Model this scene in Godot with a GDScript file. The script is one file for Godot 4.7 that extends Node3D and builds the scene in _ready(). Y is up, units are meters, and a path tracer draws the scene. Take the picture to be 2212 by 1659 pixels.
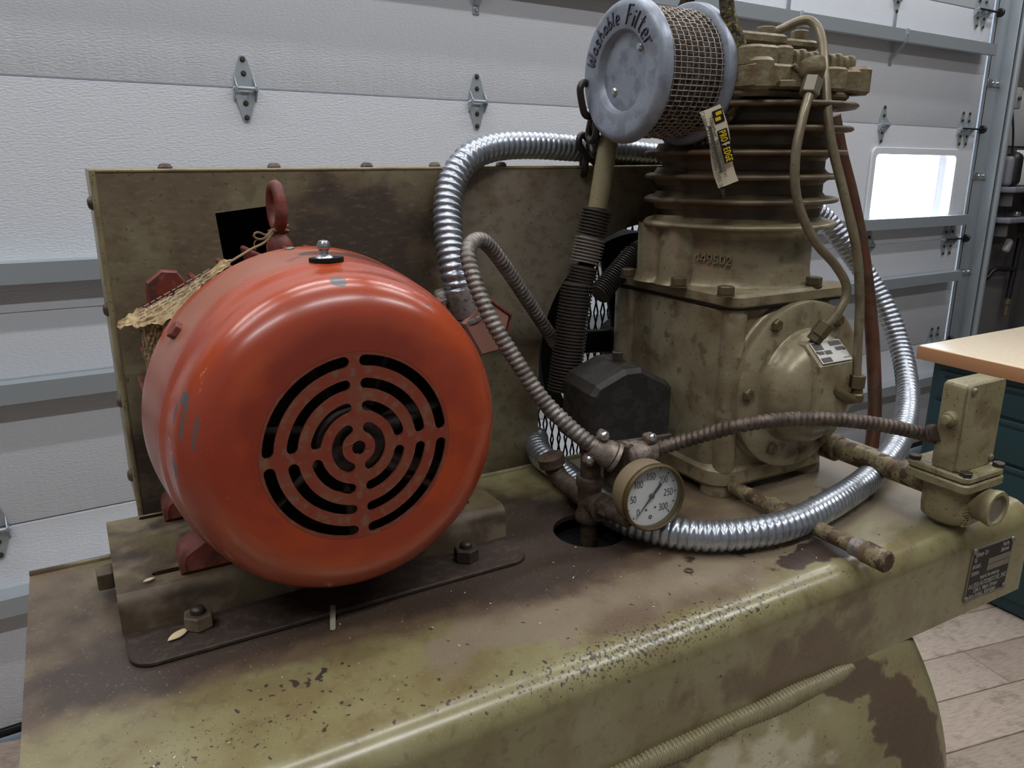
extends Node3D
# An old belt-driven shop air compressor in front of a sectional garage door. Machine axes: x along the platform, y up, platform top at y = 0.

var M := {}
var taken := {}
# the building's own axes (the machine stands about three degrees askew in it)
var RX := Vector3(0.998, -0.012, -0.062).normalized()
var RY := Vector3(0.012, 1.0, -0.013)
var RZ := Vector3.ZERO
const LAMP := [1.6, 1.4, 3.0]
var RO := Vector3(-0.088, 0.643, -2.482)
var RB := Basis.IDENTITY


func room(x: float, y: float, z: float) -> Vector3:
	return RO + RX * x + RY * y + RZ * z


func _ready() -> void:
	RY = (RY - RX * RY.dot(RX)).normalized()
	RZ = RX.cross(RY)
	RB = Basis(RX, RY, RZ)
	camera_and_light()
	make_materials()
	build_room()
	build_door()
	build_track_and_wall_things()
	build_workbench()
	build_lamps()
	build_platform()
	build_mount()
	build_motor()
	build_guard()
	build_pump()
	build_filter()
	build_lines()
	build_fittings()
	build_switch()
	build_small_things()


func camera_and_light() -> void:
	var cam := Camera3D.new()
	cam.name = "camera"
	add_child(cam)
	cam.position = Vector3(0, 0.45, 0)
	cam.rotation_degrees = Vector3(-16.2188, -29.2868, 0)
	cam.fov = rad_to_deg(2.0 * atan(829.5 / 1700.0))
	cam.near = 0.02
	cam.far = 60.0
	cam.current = true
	var e := Environment.new()
	var sky := Sky.new()
	var sm := ProceduralSkyMaterial.new()
	sm.sky_top_color = Color(0.75, 0.83, 0.95)
	sm.sky_horizon_color = Color(0.92, 0.95, 1.0)
	sm.ground_bottom_color = Color(0.6, 0.6, 0.6)
	sm.ground_horizon_color = Color(0.85, 0.87, 0.9)
	sm.energy_multiplier = 14.0
	sky.sky_material = sm
	e.sky = sky
	e.background_mode = Environment.BG_SKY
	e.tonemap_mode = Environment.TONE_MAPPER_LINEAR
	e.tonemap_exposure = 1.0
	e.sdfgi_enabled = true
	e.ssao_enabled = true
	e.ssil_enabled = true
	var we := WorldEnvironment.new()
	we.name = "world_environment"
	we.environment = e
	add_child(we)


# ---------------------------------------------------------------- objects
func numbered(called: String) -> String:
	if not taken.has(called):
		taken[called] = 0
		return called
	taken[called] += 1
	return "%s_%03d" % [called, taken[called]]


func thing(called: String, label: String, category: String, at := Vector3.ZERO, group := "") -> Node3D:
	var o := Node3D.new()
	o.name = numbered(called)
	add_child(o)
	o.position = at
	tag(o, label, category, group)
	return o


func tag(o: Node, label: String, category: String, group := "") -> void:
	o.set_meta("label", label)
	o.set_meta("category", category)
	if group:
		o.set_meta("group", group)


func part(called: String, st, m: Material, parent: Node = null) -> MeshInstance3D:
	var o := MeshInstance3D.new()
	o.name = called if parent else numbered(called)
	o.mesh = st if st is Mesh else done(st)
	o.material_override = m
	if parent:
		parent.add_child(o, true)
		# meshes are written in scene axes; undo the parent's place
		var t := Transform3D.IDENTITY
		var p: Node = parent
		while p != self and p is Node3D:
			t = p.transform * t
			p = p.get_parent()
		o.transform = t.affine_inverse()
	else:
		add_child(o)
	return o


func structure(called: String, st, m: Material) -> MeshInstance3D:
	var o := part(called, st, m)
	o.set_meta("kind", "structure")
	return o


# ---------------------------------------------------------------- shapes
func start() -> SurfaceTool:
	var st := SurfaceTool.new()
	st.begin(Mesh.PRIMITIVE_TRIANGLES)
	return st


func done(st: SurfaceTool) -> ArrayMesh:
	st.generate_normals()
	st.index()
	return st.commit()


func tri(st: SurfaceTool, a: Vector3, b: Vector3, c: Vector3, ua := Vector2.ZERO, ub := Vector2.ZERO, uc := Vector2.ZERO) -> void:
	# a, b, c counter-clockwise seen from outside
	st.set_uv(ua)
	st.add_vertex(a)
	st.set_uv(uc)
	st.add_vertex(c)
	st.set_uv(ub)
	st.add_vertex(b)


func grid(st: SurfaceTool, rows: Array, uvs = null) -> void:
	# rows of equally many points; row to row is "up", along a row is "right" seen from outside
	for i in rows.size() - 1:
		var p = rows[i]
		var q = rows[i + 1]
		for j in p.size() - 1:
			if uvs:
				tri(st, p[j], p[j + 1], q[j + 1], uvs[i][j], uvs[i][j + 1], uvs[i + 1][j + 1])
				tri(st, p[j], q[j + 1], q[j], uvs[i][j], uvs[i + 1][j + 1], uvs[i + 1][j])
			else:
				tri(st, p[j], p[j + 1], q[j + 1])
				tri(st, p[j], q[j + 1], q[j])


func aim(at: Vector3, axis: Vector3, hint := Vector3(0, 0, 1)) -> Transform3D:
	# local y along axis
	var y := axis.normalized()
	var x := y.cross(hint)
	if x.length() < 0.01:
		x = y.cross(Vector3(1, 0, 0))
	x = x.normalized()
	return Transform3D(Basis(x, y, x.cross(y)), at)


func lathe(st: SurfaceTool, prof: Array, xf := Transform3D.IDENTITY, segs := 32, sharp := 32.0, from := 0.0, to := TAU) -> void:
	# profile points (radius, height) going up on the outside
	var g := 1
	st.set_smooth_group(g)
	var total := 0.0
	for i in prof.size() - 1:
		total += (prof[i + 1] - prof[i]).length()
	var s := 0.0
	for i in prof.size() - 1:
		var d: Vector2 = prof[i + 1] - prof[i]
		if i > 0:
			var e: Vector2 = prof[i] - prof[i - 1]
			if absf(rad_to_deg(e.angle_to(d))) > sharp:
				g += 1
				st.set_smooth_group(g)
		var s2: float = s + d.length()
		var rows := [[], []]
		var uvs := [[], []]
		for k in segs + 1:
			var a := from + (to - from) * k / segs
			if k == segs and absf(to - from - TAU) < 0.001:
				a = from
			for w in 2:
				var p: Vector2 = prof[i + w]
				rows[w].append(xf * Vector3(p.x * sin(a), p.y, p.x * cos(a)))
				uvs[w].append(Vector2(float(k) / segs, (s if w == 0 else s2) / total))
		grid(st, rows, uvs)
		s = s2


func cyl(st: SurfaceTool, a: Vector3, b: Vector3, r: float, bevel := 0.0, segs := 24, r2 := -1.0) -> void:
	var h := (b - a).length()
	var e: float = r if r2 < 0 else r2
	if bevel > 0:
		lathe(st, [Vector2(0, 0), Vector2(r - bevel, 0), Vector2(r, bevel), Vector2(e, h - bevel), Vector2(e - bevel, h), Vector2(0, h)], aim(a, b - a), segs, 30)
	else:
		lathe(st, [Vector2(0, 0), Vector2(r, 0), Vector2(e, h), Vector2(0, h)], aim(a, b - a), segs)


func smooth(pts: Array, step: float) -> PackedVector3Array:
	var c := Curve3D.new()
	c.bake_interval = minf(step, 0.01)
	for i in pts.size():
		var t: Vector3 = (pts[mini(i + 1, pts.size() - 1)] - pts[maxi(i - 1, 0)]) / 6.0
		# keep the handles short where the neighbours are near
		var before: float = (pts[i] - pts[maxi(i - 1, 0)]).length()
		var after: float = (pts[mini(i + 1, pts.size() - 1)] - pts[i]).length()
		var u := t.normalized()
		c.add_point(pts[i], -u * before / 3.0, u * after / 3.0)
	var n := int(ceil(c.get_baked_length() / step))
	var out := PackedVector3Array()
	for i in n + 1:
		out.append(c.sample_baked(c.get_baked_length() * i / n, true))
	return out


func tube(st: SurfaceTool, pts: PackedVector3Array, radius, segs := 12, caps := true, pitch := 0.0, flat := Vector2.ONE) -> void:
	# radius: a number, or a Callable of (distance along, angle)
	var t := (pts[1] - pts[0]).normalized()
	var n := t.cross(Vector3(0.31, 0.9, 0.2)).normalized()
	var s := 0.0
	var rows := []
	var ends := []
	for i in pts.size():
		if i > 0:
			s += (pts[i] - pts[i - 1]).length()
			var t2 := (pts[mini(i + 1, pts.size() - 1)] - pts[i - 1]).normalized()
			var ax := t.cross(t2)
			if ax.length() > 1e-6:
				n = n.rotated(ax.normalized(), t.angle_to(t2))
			t = t2
		n = (n - t * n.dot(t)).normalized()
		var b := t.cross(n)
		var row := []
		for k in segs + 1:
			var a := TAU * (k % segs) / segs
			var r: float = radius.call(s, a) if radius is Callable else radius
			row.append(pts[i] + (n * cos(a) * flat.x + b * sin(a) * flat.y) * r)
		rows.append(row)
	st.set_smooth_group(1)
	grid(st, rows)
	if caps:
		st.set_smooth_group(2)
		for e in [0, rows.size() - 1]:
			for k in segs:
				if e == 0:
					tri(st, pts[e], rows[e][k + 1], rows[e][k])
				else:
					tri(st, pts[e], rows[e][k], rows[e][k + 1])


func rbox(st: SurfaceTool, size: Vector3, r: float, xf := Transform3D.IDENTITY, n := 3) -> void:
	var h := size / 2.0
	r = minf(r, minf(h.x, minf(h.y, h.z)) * 0.999)
	st.set_smooth_group(1)
	for f in 6:
		var ax := f % 3
		var sg := 1.0 if f < 3 else -1.0
		var u := (ax + 1) % 3
		var v := (ax + 2) % 3
		var cu := []
		var cv := []
		for k in n + 1:
			var d := tan(PI / 4 * k / n)
			cu.append(-h[u] + r - r * (1.0 - 0.0) + r * (1.0 - tan(PI / 4 * (n - k) / n)))
			cv.append(-h[v] + r * (1.0 - tan(PI / 4 * (n - k) / n)))
		for k in n + 1:
			cu.append(h[u] - r * (1.0 - tan(PI / 4 * k / n)))
			cv.append(h[v] - r * (1.0 - tan(PI / 4 * k / n)))
		var rows := []
		for b in cv:
			var row := []
			for a in cu:
				var p := Vector3.ZERO
				p[ax] = h[ax]
				p[u] = a
				p[v] = b
				var inner := Vector3(clampf(p.x, -h.x + r, h.x - r), clampf(p.y, -h.y + r, h.y - r), clampf(p.z, -h.z + r, h.z - r))
				inner[ax] = h[ax] - r
				var q := inner + (p - inner).normalized() * r
				q[ax] *= sg
				row.append(xf * q)
			if sg < 0:
				row.reverse()
			rows.append(row)
		grid(st, rows)


func box(st: SurfaceTool, a: Vector3, b: Vector3, r := 0.0015, n := 1, basis := Basis.IDENTITY) -> void:
	# between two corners, edges rounded
	var c := (a + b) / 2.0
	rbox(st, (b - a).abs(), r, Transform3D(basis, c), n)


func rect_poly(x0: float, y0: float, x1: float, y1: float, r := 0.0, n := 4) -> PackedVector2Array:
	var out := PackedVector2Array()
	if r <= 0:
		return PackedVector2Array([Vector2(x0, y0), Vector2(x1, y0), Vector2(x1, y1), Vector2(x0, y1)])
	var cs := [Vector2(x1 - r, y0 + r), Vector2(x1 - r, y1 - r), Vector2(x0 + r, y1 - r), Vector2(x0 + r, y0 + r)]
	for k in 4:
		for i in n + 1:
			var a := -PI / 2 + k * PI / 2 + PI / 2 * i / n
			out.append(cs[k] + Vector2(cos(a), sin(a)) * r)
	return out


func circle_poly(c: Vector2, r: float, n := 48) -> PackedVector2Array:
	var out := PackedVector2Array()
	for i in n:
		out.append(c + Vector2(cos(TAU * i / n), sin(TAU * i / n)) * r)
	return out


func bridged(outer: PackedVector2Array, holes: Array) -> PackedVector2Array:
	var poly := outer.duplicate()
	if Geometry2D.is_polygon_clockwise(poly):
		poly.reverse()
	var left := holes.duplicate()
	while left.size():
		var best := [1e9, 0, 0, 0]
		for h in left.size():
			for i in poly.size():
				for j in left[h].size():
					var d: float = poly[i].distance_squared_to(left[h][j])
					if d < best[0]:
						best = [d, h, i, j]
		var hole: PackedVector2Array = left[best[1]].duplicate()
		var start_j: int = best[3]
		var p0: Vector2 = hole[start_j]
		if not Geometry2D.is_polygon_clockwise(hole):
			hole.reverse()
			start_j = hole.find(p0)
		var out := PackedVector2Array()
		for i in best[2] + 1:
			out.append(poly[i])
		for j in hole.size() + 1:
			out.append(hole[(start_j + j) % hole.size()])
		for i in range(best[2], poly.size()):
			out.append(poly[i])
		poly = out
		left.remove_at(best[1])
	return poly


func slab(st: SurfaceTool, outer: PackedVector2Array, z0: float, z1: float, xf := Transform3D.IDENTITY, holes := [], uv = null, sharp := 32.0, bevel := 0.0) -> void:
	# a flat outline in local x, y given thickness along local z; holes go right through
	if holes.size():
		# many short edges, so that each hole finds a near point to be joined to
		var many := PackedVector2Array()
		for i in outer.size():
			var a := outer[i]
			var b := outer[(i + 1) % outer.size()]
			var n := int(a.distance_to(b) / 0.02) if outer.size() < 40 else 0
			for k in n + 1:
				many.append(a.lerp(b, float(k) / (n + 1)))
		outer = many
	var rings := [outer]
	rings.append_array(holes)
	if Geometry2D.is_polygon_clockwise(rings[0]):
		rings[0] = rings[0].duplicate()
		rings[0].reverse()
	var inner: PackedVector2Array = rings[0]
	if bevel > 0:
		inner = PackedVector2Array()
		var c: PackedVector2Array = rings[0]
		for i in c.size():
			var d1 := (c[i] - c[i - 1]).normalized()
			var d2 := (c[(i + 1) % c.size()] - c[i]).normalized()
			var nn := (Vector2(-d1.y, d1.x) + Vector2(-d2.y, d2.x))
			nn = nn / maxf(nn.length_squared() / 2.0, 0.4)
			inner.append(c[i] + nn * bevel)
	var flat := bridged(inner, holes)
	var ids := Geometry2D.triangulate_polygon(flat)
	for w in 2:
		st.set_smooth_group(1 + w)
		var z := z0 if w == 0 else z1
		for k in range(0, ids.size(), 3):
			var a := flat[ids[k]]
			var b := flat[ids[k + 1]]
			var c := flat[ids[k + 2]]
			if ((b - a).cross(c - a) < 0) == (w == 1):
				var t := b
				b = c
				c = t
			var u := [Vector2.ZERO, Vector2.ZERO, Vector2.ZERO]
			if uv != null:
				u = [uv.call(a), uv.call(b), uv.call(c)]
			tri(st, xf * Vector3(a.x, a.y, z), xf * Vector3(b.x, b.y, z), xf * Vector3(c.x, c.y, z), u[0], u[1], u[2])
	var g := 3
	for ri in rings.size():
		var ring: PackedVector2Array = rings[ri]
		if ri > 0 and not Geometry2D.is_polygon_clockwise(ring):
			ring = ring.duplicate()
			ring.reverse()
		g += 1
		for i in ring.size():
			var a := ring[i]
			var b := ring[(i + 1) % ring.size()]
			if absf(rad_to_deg((a - ring[i - 1]).angle_to(b - a))) > sharp:
				g += 1
			st.set_smooth_group(g)
			var zs := [z0, z1]
			if bevel > 0 and ri == 0:
				zs = [z0 + bevel, z1 - bevel]
			var ua := Vector2.ZERO
			var ub := Vector2.ZERO
			if uv != null:
				ua = uv.call(a)
				ub = uv.call(b)
			var A := [xf * Vector3(a.x, a.y, zs[0]), xf * Vector3(b.x, b.y, zs[0]), xf * Vector3(b.x, b.y, zs[1]), xf * Vector3(a.x, a.y, zs[1])]
			tri(st, A[0], A[1], A[2], ua, ub, ub)
			tri(st, A[0], A[2], A[3], ua, ub, ua)
			if bevel > 0 and ri == 0:
				st.set_smooth_group(g + 300)
				var ia := inner[i]
				var ib := inner[(i + 1) % inner.size()]
				tri(st, A[3], A[2], xf * Vector3(ib.x, ib.y, z1))
				tri(st, A[3], xf * Vector3(ib.x, ib.y, z1), xf * Vector3(ia.x, ia.y, z1))
				tri(st, A[1], A[0], xf * Vector3(ia.x, ia.y, z0))
				tri(st, A[1], xf * Vector3(ia.x, ia.y, z0), xf * Vector3(ib.x, ib.y, z0))
		g += 1


func along(axis_x: Vector3, axis_y: Vector3, at := Vector3.ZERO) -> Transform3D:
	var z := axis_x.cross(axis_y).normalized()
	return Transform3D(Basis(axis_x.normalized(), z.cross(axis_x).normalized(), z), at)


func hexagon(st: SurfaceTool, r: float, h: float, xf: Transform3D, washer := 0.0) -> void:
	# a hex head standing on local y = 0 (r across the corners)
	var y := 0.0
	if washer > 0:
		lathe(st, [Vector2(0, 0), Vector2(washer, 0), Vector2(washer, r * 0.16), Vector2(0, r * 0.16)], xf, 20)
		y = r * 0.16
	var poly := circle_poly(Vector2.ZERO, r, 6)
	slab(st, poly, y, y + h, xf * Transform3D(Basis(Vector3(1, 0, 0), Vector3(0, 0, -1), Vector3(0, 1, 0)), Vector3.ZERO), [], null, 32.0, r * 0.1)


func arc_pts(c: Vector2, r: float, a0: float, a1: float, n: int) -> Array:
	var out := []
	for i in n + 1:
		var a := deg_to_rad(a0 + (a1 - a0) * i / n)
		out.append(c + Vector2(cos(a), sin(a)) * r)
	return out


func hose_radius(r: float, pitch: float, depth: float, helical := 1.0) -> Callable:
	return func(s: float, a: float) -> float:
		var f := fposmod(s / pitch + helical * a / TAU, 1.0)
		return r * (1.0 - depth * pow(absf(2.0 * f - 1.0), 2.6))


func words(text: String, height: float, depth: float, xf: Transform3D, bold := false, mono := false) -> Mesh:
	# raised lettering; xf's x runs along the line, z stands off the face; baseline in the middle
	var t := TextMesh.new()
	var f := SystemFont.new()
	f.font_names = PackedStringArray(["Droid Sans Mono" if mono else "Droid Sans"])
	if bold:
		f.font_weight = 700
	t.font = f
	t.font_size = 64
	t.pixel_size = height / 46.0
	t.depth = depth
	t.curve_step = 2.0
	t.text = text
	var st := SurfaceTool.new()
	var out := ArrayMesh.new()
	for s in t.get_surface_count():
		st.clear()
		st.begin(Mesh.PRIMITIVE_TRIANGLES)
		st.append_from(t, s, xf)
		st.commit(out)
	return out


# ---------------------------------------------------------------- materials
func noise(w: int, h: int, seed_: int, freq: float, kind := 0, octaves := 4, warp := 0.0, tile := true, stretch := 1.0) -> PackedByteArray:
	var n := FastNoiseLite.new()
	n.seed = seed_
	n.frequency = freq
	n.noise_type = [FastNoiseLite.TYPE_SIMPLEX_SMOOTH, FastNoiseLite.TYPE_CELLULAR, FastNoiseLite.TYPE_VALUE, FastNoiseLite.TYPE_SIMPLEX_SMOOTH][kind]
	n.fractal_type = FastNoiseLite.FRACTAL_NONE if kind == 1 else FastNoiseLite.FRACTAL_RIDGED if kind == 3 else FastNoiseLite.FRACTAL_FBM
	n.fractal_octaves = octaves
	if warp > 0:
		n.domain_warp_enabled = true
		n.domain_warp_amplitude = warp
		n.domain_warp_frequency = freq * 1.5
	var im: Image
	if stretch != 1.0:
		im = n.get_image(w, maxi(8, int(h / stretch)))
		im.resize(w, h, Image.INTERPOLATE_CUBIC)
	elif tile:
		im = n.get_seamless_image(w, h)
	else:
		im = n.get_image(w, h)
	im.convert(Image.FORMAT_L8)
	return im.get_data()


func field(w: int, h: int, blobs: Array) -> PackedByteArray:
	# soft spots [x, y, rx, ry, strength] in 0..1 picture coordinates
	var lw := 224
	var lh := maxi(16, int(224.0 * h / w))
	var im := Image.create(lw, lh, false, Image.FORMAT_L8)
	for y in lh:
		for x in lw:
			var v := 0.0
			var p := Vector2((x + 0.5) / lw, (y + 0.5) / lh)
			for b in blobs:
				var d := Vector2((p.x - b[0]) / b[2], (p.y - b[1]) / b[3]).length_squared()
				if d < 6.0:
					v += b[4] * exp(-d)
			v = clampf(v, 0, 1)
			im.set_pixel(x, y, Color(v, v, v))
	im.resize(w, h, Image.INTERPOLATE_CUBIC)
	return im.get_data()


func painted(w: int, h: int, seed_: int, base: Color, rough: float, layers: Array, tile := true) -> Array:
	# layers: c colour, r roughness, f frequency, k noise kind, lo, hi, o opacity, b soft spots, a noise share
	var px := PackedByteArray()
	px.resize(w * h * 3)
	var rx := PackedByteArray()
	rx.resize(w * h)
	rx.fill(int(rough * 255))
	var br := int(base.r * 255)
	var bg := int(base.g * 255)
	var bb := int(base.b * 255)
	for i in w * h:
		px[i * 3] = br
		px[i * 3 + 1] = bg
		px[i * 3 + 2] = bb
	var s := seed_
	for l in layers:
		s += 7
		var n := noise(w, h, s, l.get("f", 0.01), l.get("k", 0), l.get("n", 4), l.get("w", 0.0), tile, l.get("s", 1.0))
		var fb: PackedByteArray
		var has_b: bool = l.has("b")
		var a: float = l.get("a", 0.5)
		if has_b:
			fb = field(w, h, l.b)
		var lo: float = l.lo
		var hi: float = l.hi
		# the mask for each noise value is looked up unless spots vary it
		var o: float = l.get("o", 1.0)
		var c: Color = l.c
		var cr := c.r * 255.0
		var cg := c.g * 255.0
		var cb := c.b * 255.0
		var ro: float = l.get("r", rough) * 255.0
		var lut := PackedFloat32Array()
		for v in 256:
			lut.append(smoothstep(lo, hi, v / 255.0) * o)
		for i in w * h:
			var m: float
			if has_b:
				var v := fb[i] + (n[i] - 128) * a
				if v < 1:
					continue
				m = lut[mini(int(v), 255)]
			else:
				m = lut[n[i]]
			if m <= 0.004:
				continue
			var q := i * 3
			px[q] = int(px[q] + (cr - px[q]) * m)
			px[q + 1] = int(px[q + 1] + (cg - px[q + 1]) * m)
			px[q + 2] = int(px[q + 2] + (cb - px[q + 2]) * m)
			rx[i] = int(rx[i] + (ro - rx[i]) * m)
	return [ImageTexture.create_from_image(Image.create_from_data(w, h, false, Image.FORMAT_RGB8, px)), ImageTexture.create_from_image(Image.create_from_data(w, h, false, Image.FORMAT_L8, rx))]


func bumps(seed_: int, freq: float, strength: float, kind := 0, size := 512, stretch := 1.0) -> ImageTexture:
	var im := Image.create_from_data(size, size, false, Image.FORMAT_L8, noise(size, size, seed_, freq, kind, 4, 0.0, true, stretch))
	im.convert(Image.FORMAT_RF)
	im.bump_map_to_normal_map(strength)
	return ImageTexture.create_from_image(im)


func mat(called: String, color: Color, rough := 0.6, metal := 0.0, tex = null, scale := 0.0, normal: Texture2D = null, depth := 1.0) -> StandardMaterial3D:
	var m := StandardMaterial3D.new()
	m.resource_name = called
	m.albedo_color = color
	m.roughness = rough
	m.metallic = metal
	if tex:
		m.albedo_texture = tex[0]
		m.albedo_color = color
		m.roughness_texture = tex[1]
		m.roughness_texture_channel = BaseMaterial3D.TEXTURE_CHANNEL_RED
		m.roughness = 1.0
	if normal:
		m.normal_enabled = true
		m.normal_texture = normal
		m.normal_scale = depth
	if scale > 0:
		m.uv1_triplanar = true
		m.uv1_scale = Vector3.ONE * scale
	M[called] = m
	return m


func make_materials() -> void:
	var W := Color.WHITE
	var grit := bumps(5, 0.05, 2.0)
	var fine := bumps(9, 0.09, 1.4)
	var wood_grain := bumps(13, 0.012, 2.0, 0, 512, 0.12)
	# --- paint on the pump: olive gone bronze, brown oil film, dark pits
	var olive := Color(0.56, 0.52, 0.385)
	var pump := painted(512, 512, 11, Color(0.60, 0.555, 0.44), 0.3, [
		{"c": Color(0.65, 0.61, 0.50), "f": 0.005, "lo": 0.35, "hi": 0.85, "o": 0.8, "r": 0.34},
		{"c": Color(0.47, 0.40, 0.30), "f": 0.006, "lo": 0.35, "hi": 0.95, "o": 0.75, "r": 0.45, "w": 20.0},
		{"c": Color(0.38, 0.315, 0.24), "f": 0.016, "lo": 0.62, "hi": 0.85, "o": 0.55, "r": 0.55},
		{"c": Color(0.64, 0.60, 0.49), "f": 0.03, "k": 3, "lo": 0.86, "hi": 0.96, "o": 0.3, "s": 0.5},
		{"c": Color(0.2, 0.165, 0.13), "f": 0.09, "lo": 0.8, "hi": 0.84, "o": 0.7, "r": 0.7}])
	mat("pump_paint", W, 0.4, 0.2, pump, 3.2, grit, 0.3)
	var fins := painted(512, 512, 31, Color(0.40, 0.35, 0.27), 0.45, [
		{"c": Color(0.27, 0.22, 0.17), "f": 0.006, "lo": 0.4, "hi": 0.8, "o": 0.85, "r": 0.55},
		{"c": Color(0.53, 0.48, 0.36), "f": 0.008, "lo": 0.5, "hi": 0.8, "o": 0.7, "r": 0.38},
		{"c": Color(0.42, 0.29, 0.21), "f": 0.01, "lo": 0.55, "hi": 0.8, "o": 0.5}])
	mat("fin_paint", W, 0.5, 0.12, fins, 3.0, grit, 0.3)
	mat("core_dark", Color(0.84, 0.83, 0.82), 0.55, 0.1, fins, 3.0)  # fin texture tinted darker for the core between the fins
	var cast := painted(512, 512, 47, Color(0.485, 0.44, 0.335), 0.45, [
		{"c": Color(0.42, 0.335, 0.235), "f": 0.01, "lo": 0.42, "hi": 0.8, "o": 0.8, "r": 0.6},
		{"c": Color(0.56, 0.52, 0.41), "f": 0.02, "lo": 0.5, "hi": 0.8, "o": 0.7},
		{"c": Color(0.22, 0.18, 0.14), "f": 0.09, "lo": 0.8, "hi": 0.84, "o": 0.6}])
	mat("head_paint", W, 0.5, 0.08, cast, 4.0, grit, 0.9)
	var oliv := painted(512, 512, 61, olive, 0.36, [
		{"c": Color(0.62, 0.58, 0.46), "f": 0.006, "lo": 0.4, "hi": 0.85, "o": 0.7},
		{"c": Color(0.43, 0.36, 0.26), "f": 0.008, "lo": 0.55, "hi": 0.85, "o": 0.6, "r": 0.55},
		{"c": Color(0.2, 0.17, 0.13), "f": 0.08, "lo": 0.76, "hi": 0.8, "o": 0.8, "r": 0.7}])
	mat("olive_paint", W, 0.4, 0.05, oliv, 4.0, fine, 0.2)
	var rusty := painted(512, 512, 71, olive, 0.4, [
		{"c": Color(0.42, 0.34, 0.25), "f": 0.008, "lo": 0.42, "hi": 0.6, "o": 0.85, "r": 0.65, "w": 25.0},
		{"c": Color(0.29, 0.205, 0.155), "f": 0.015, "lo": 0.57, "hi": 0.66, "o": 0.9, "r": 0.75},
		{"c": Color(0.14, 0.12, 0.1), "f": 0.07, "lo": 0.72, "hi": 0.78, "o": 0.8}])
	mat("peeling_olive", W, 0.5, 0.05, rusty, 5.0, grit, 0.6)
	var copper := painted(512, 512, 81, Color(0.42, 0.27, 0.21), 0.45, [
		{"c": Color(0.30, 0.22, 0.18), "f": 0.008, "lo": 0.45, "hi": 0.65, "o": 0.8},
		{"c": Color(0.40, 0.36, 0.26), "f": 0.01, "lo": 0.58, "hi": 0.66, "o": 0.7}])
	mat("oxidised_copper", W, 0.45, 0.5, copper, 5.0)
	# --- galvanised and dusty metals
	var zinc := painted(512, 512, 91, Color(0.70, 0.72, 0.75), 0.30, [
		{"c": Color(0.55, 0.57, 0.60), "f": 0.012, "lo": 0.45, "hi": 0.75, "o": 0.6, "r": 0.42},
		{"c": Color(0.82, 0.84, 0.87), "f": 0.03, "lo": 0.6, "hi": 0.75, "o": 0.5}])
	mat("line_paint", Color(0.88, 0.88, 0.9), 0.4, 0.35, pump, 4.0)
	mat("bright_zinc", W, 0.3, 0.85, zinc, 6.0)
	mat("galvanised", Color(0.64, 0.67, 0.69), 0.40, 0.45, null, 3.0, fine, 0.15)
	var dusty := painted(512, 512, 101, Color(0.60, 0.575, 0.55), 0.5, [
		{"c": Color(0.42, 0.385, 0.355), "f": 0.012, "lo": 0.4, "hi": 0.7, "o": 0.8, "r": 0.65},
		{"c": Color(0.25, 0.21, 0.19), "f": 0.05, "lo": 0.68, "hi": 0.78, "o": 0.7}])
	mat("dusty_zinc", W, 0.5, 0.55, dusty, 6.0)
	mat("dark_conduit", Color(0.72, 0.67, 0.63), 0.5, 0.55, dusty, 6.0)
	mat("cast_zinc", Color(1.0, 0.97, 0.94), 0.5, 0.45, dusty, 7.0, grit, 0.6)
	mat("grimy_iron", Color(0.60, 0.53, 0.47), 0.6, 0.2, dusty, 7.0, grit, 0.6)
	mat("black_iron", Color(0.045, 0.042, 0.04), 0.6, 0.3)
	mat("matt_black", Color(0.03, 0.028, 0.026), 0.9)
	mat("finned_copper", Color(0.30, 0.275, 0.255), 0.45, 0.45)
	mat("finned_dust", Color(0.52, 0.49, 0.46), 0.6, 0.4)
	mat("chain_iron", Color(0.27, 0.25, 0.245), 0.42, 0.7)
	mat("steel", Color(0.78, 0.78, 0.78), 0.28, 0.95)
	mat("dark_steel", Color(0.30, 0.27, 0.23), 0.45, 0.6)
	mat("bolt_bronze", Color(0.40, 0.35, 0.25), 0.4, 0.35)
	# --- filter
	var tin := painted(512, 512, 111, Color(0.60, 0.63, 0.68), 0.38, [
		{"c": Color(0.47, 0.49, 0.52), "f": 0.008, "lo": 0.45, "hi": 0.7, "o": 0.7, "r": 0.5},
		{"c": Color(0.56, 0.59, 0.62), "f": 0.015, "lo": 0.55, "hi": 0.75, "o": 0.5},
		{"c": Color(0.42, 0.41, 0.4), "f": 0.07, "lo": 0.72, "hi": 0.85, "o": 0.3}])
	mat("tin", W, 0.4, 0.3, tin, 6.0, fine, 0.3)
	mat("wire", Color(0.66, 0.61, 0.56), 0.45, 0.6)
	var foam := painted(256, 256, 121, Color(0.24, 0.21, 0.195), 0.9, [{"c": Color(0.34, 0.30, 0.28), "f": 0.05, "lo": 0.45, "hi": 0.65}, {"c": Color(0.12, 0.10, 0.095), "f": 0.03, "lo": 0.55, "hi": 0.7, "o": 0.8}])
	mat("filter_foam", W, 0.9, 0.0, foam, 8.0, grit, 1.5)
	mat("marker_ink", Color(0.13, 0.12, 0.22), 0.5)
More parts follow.
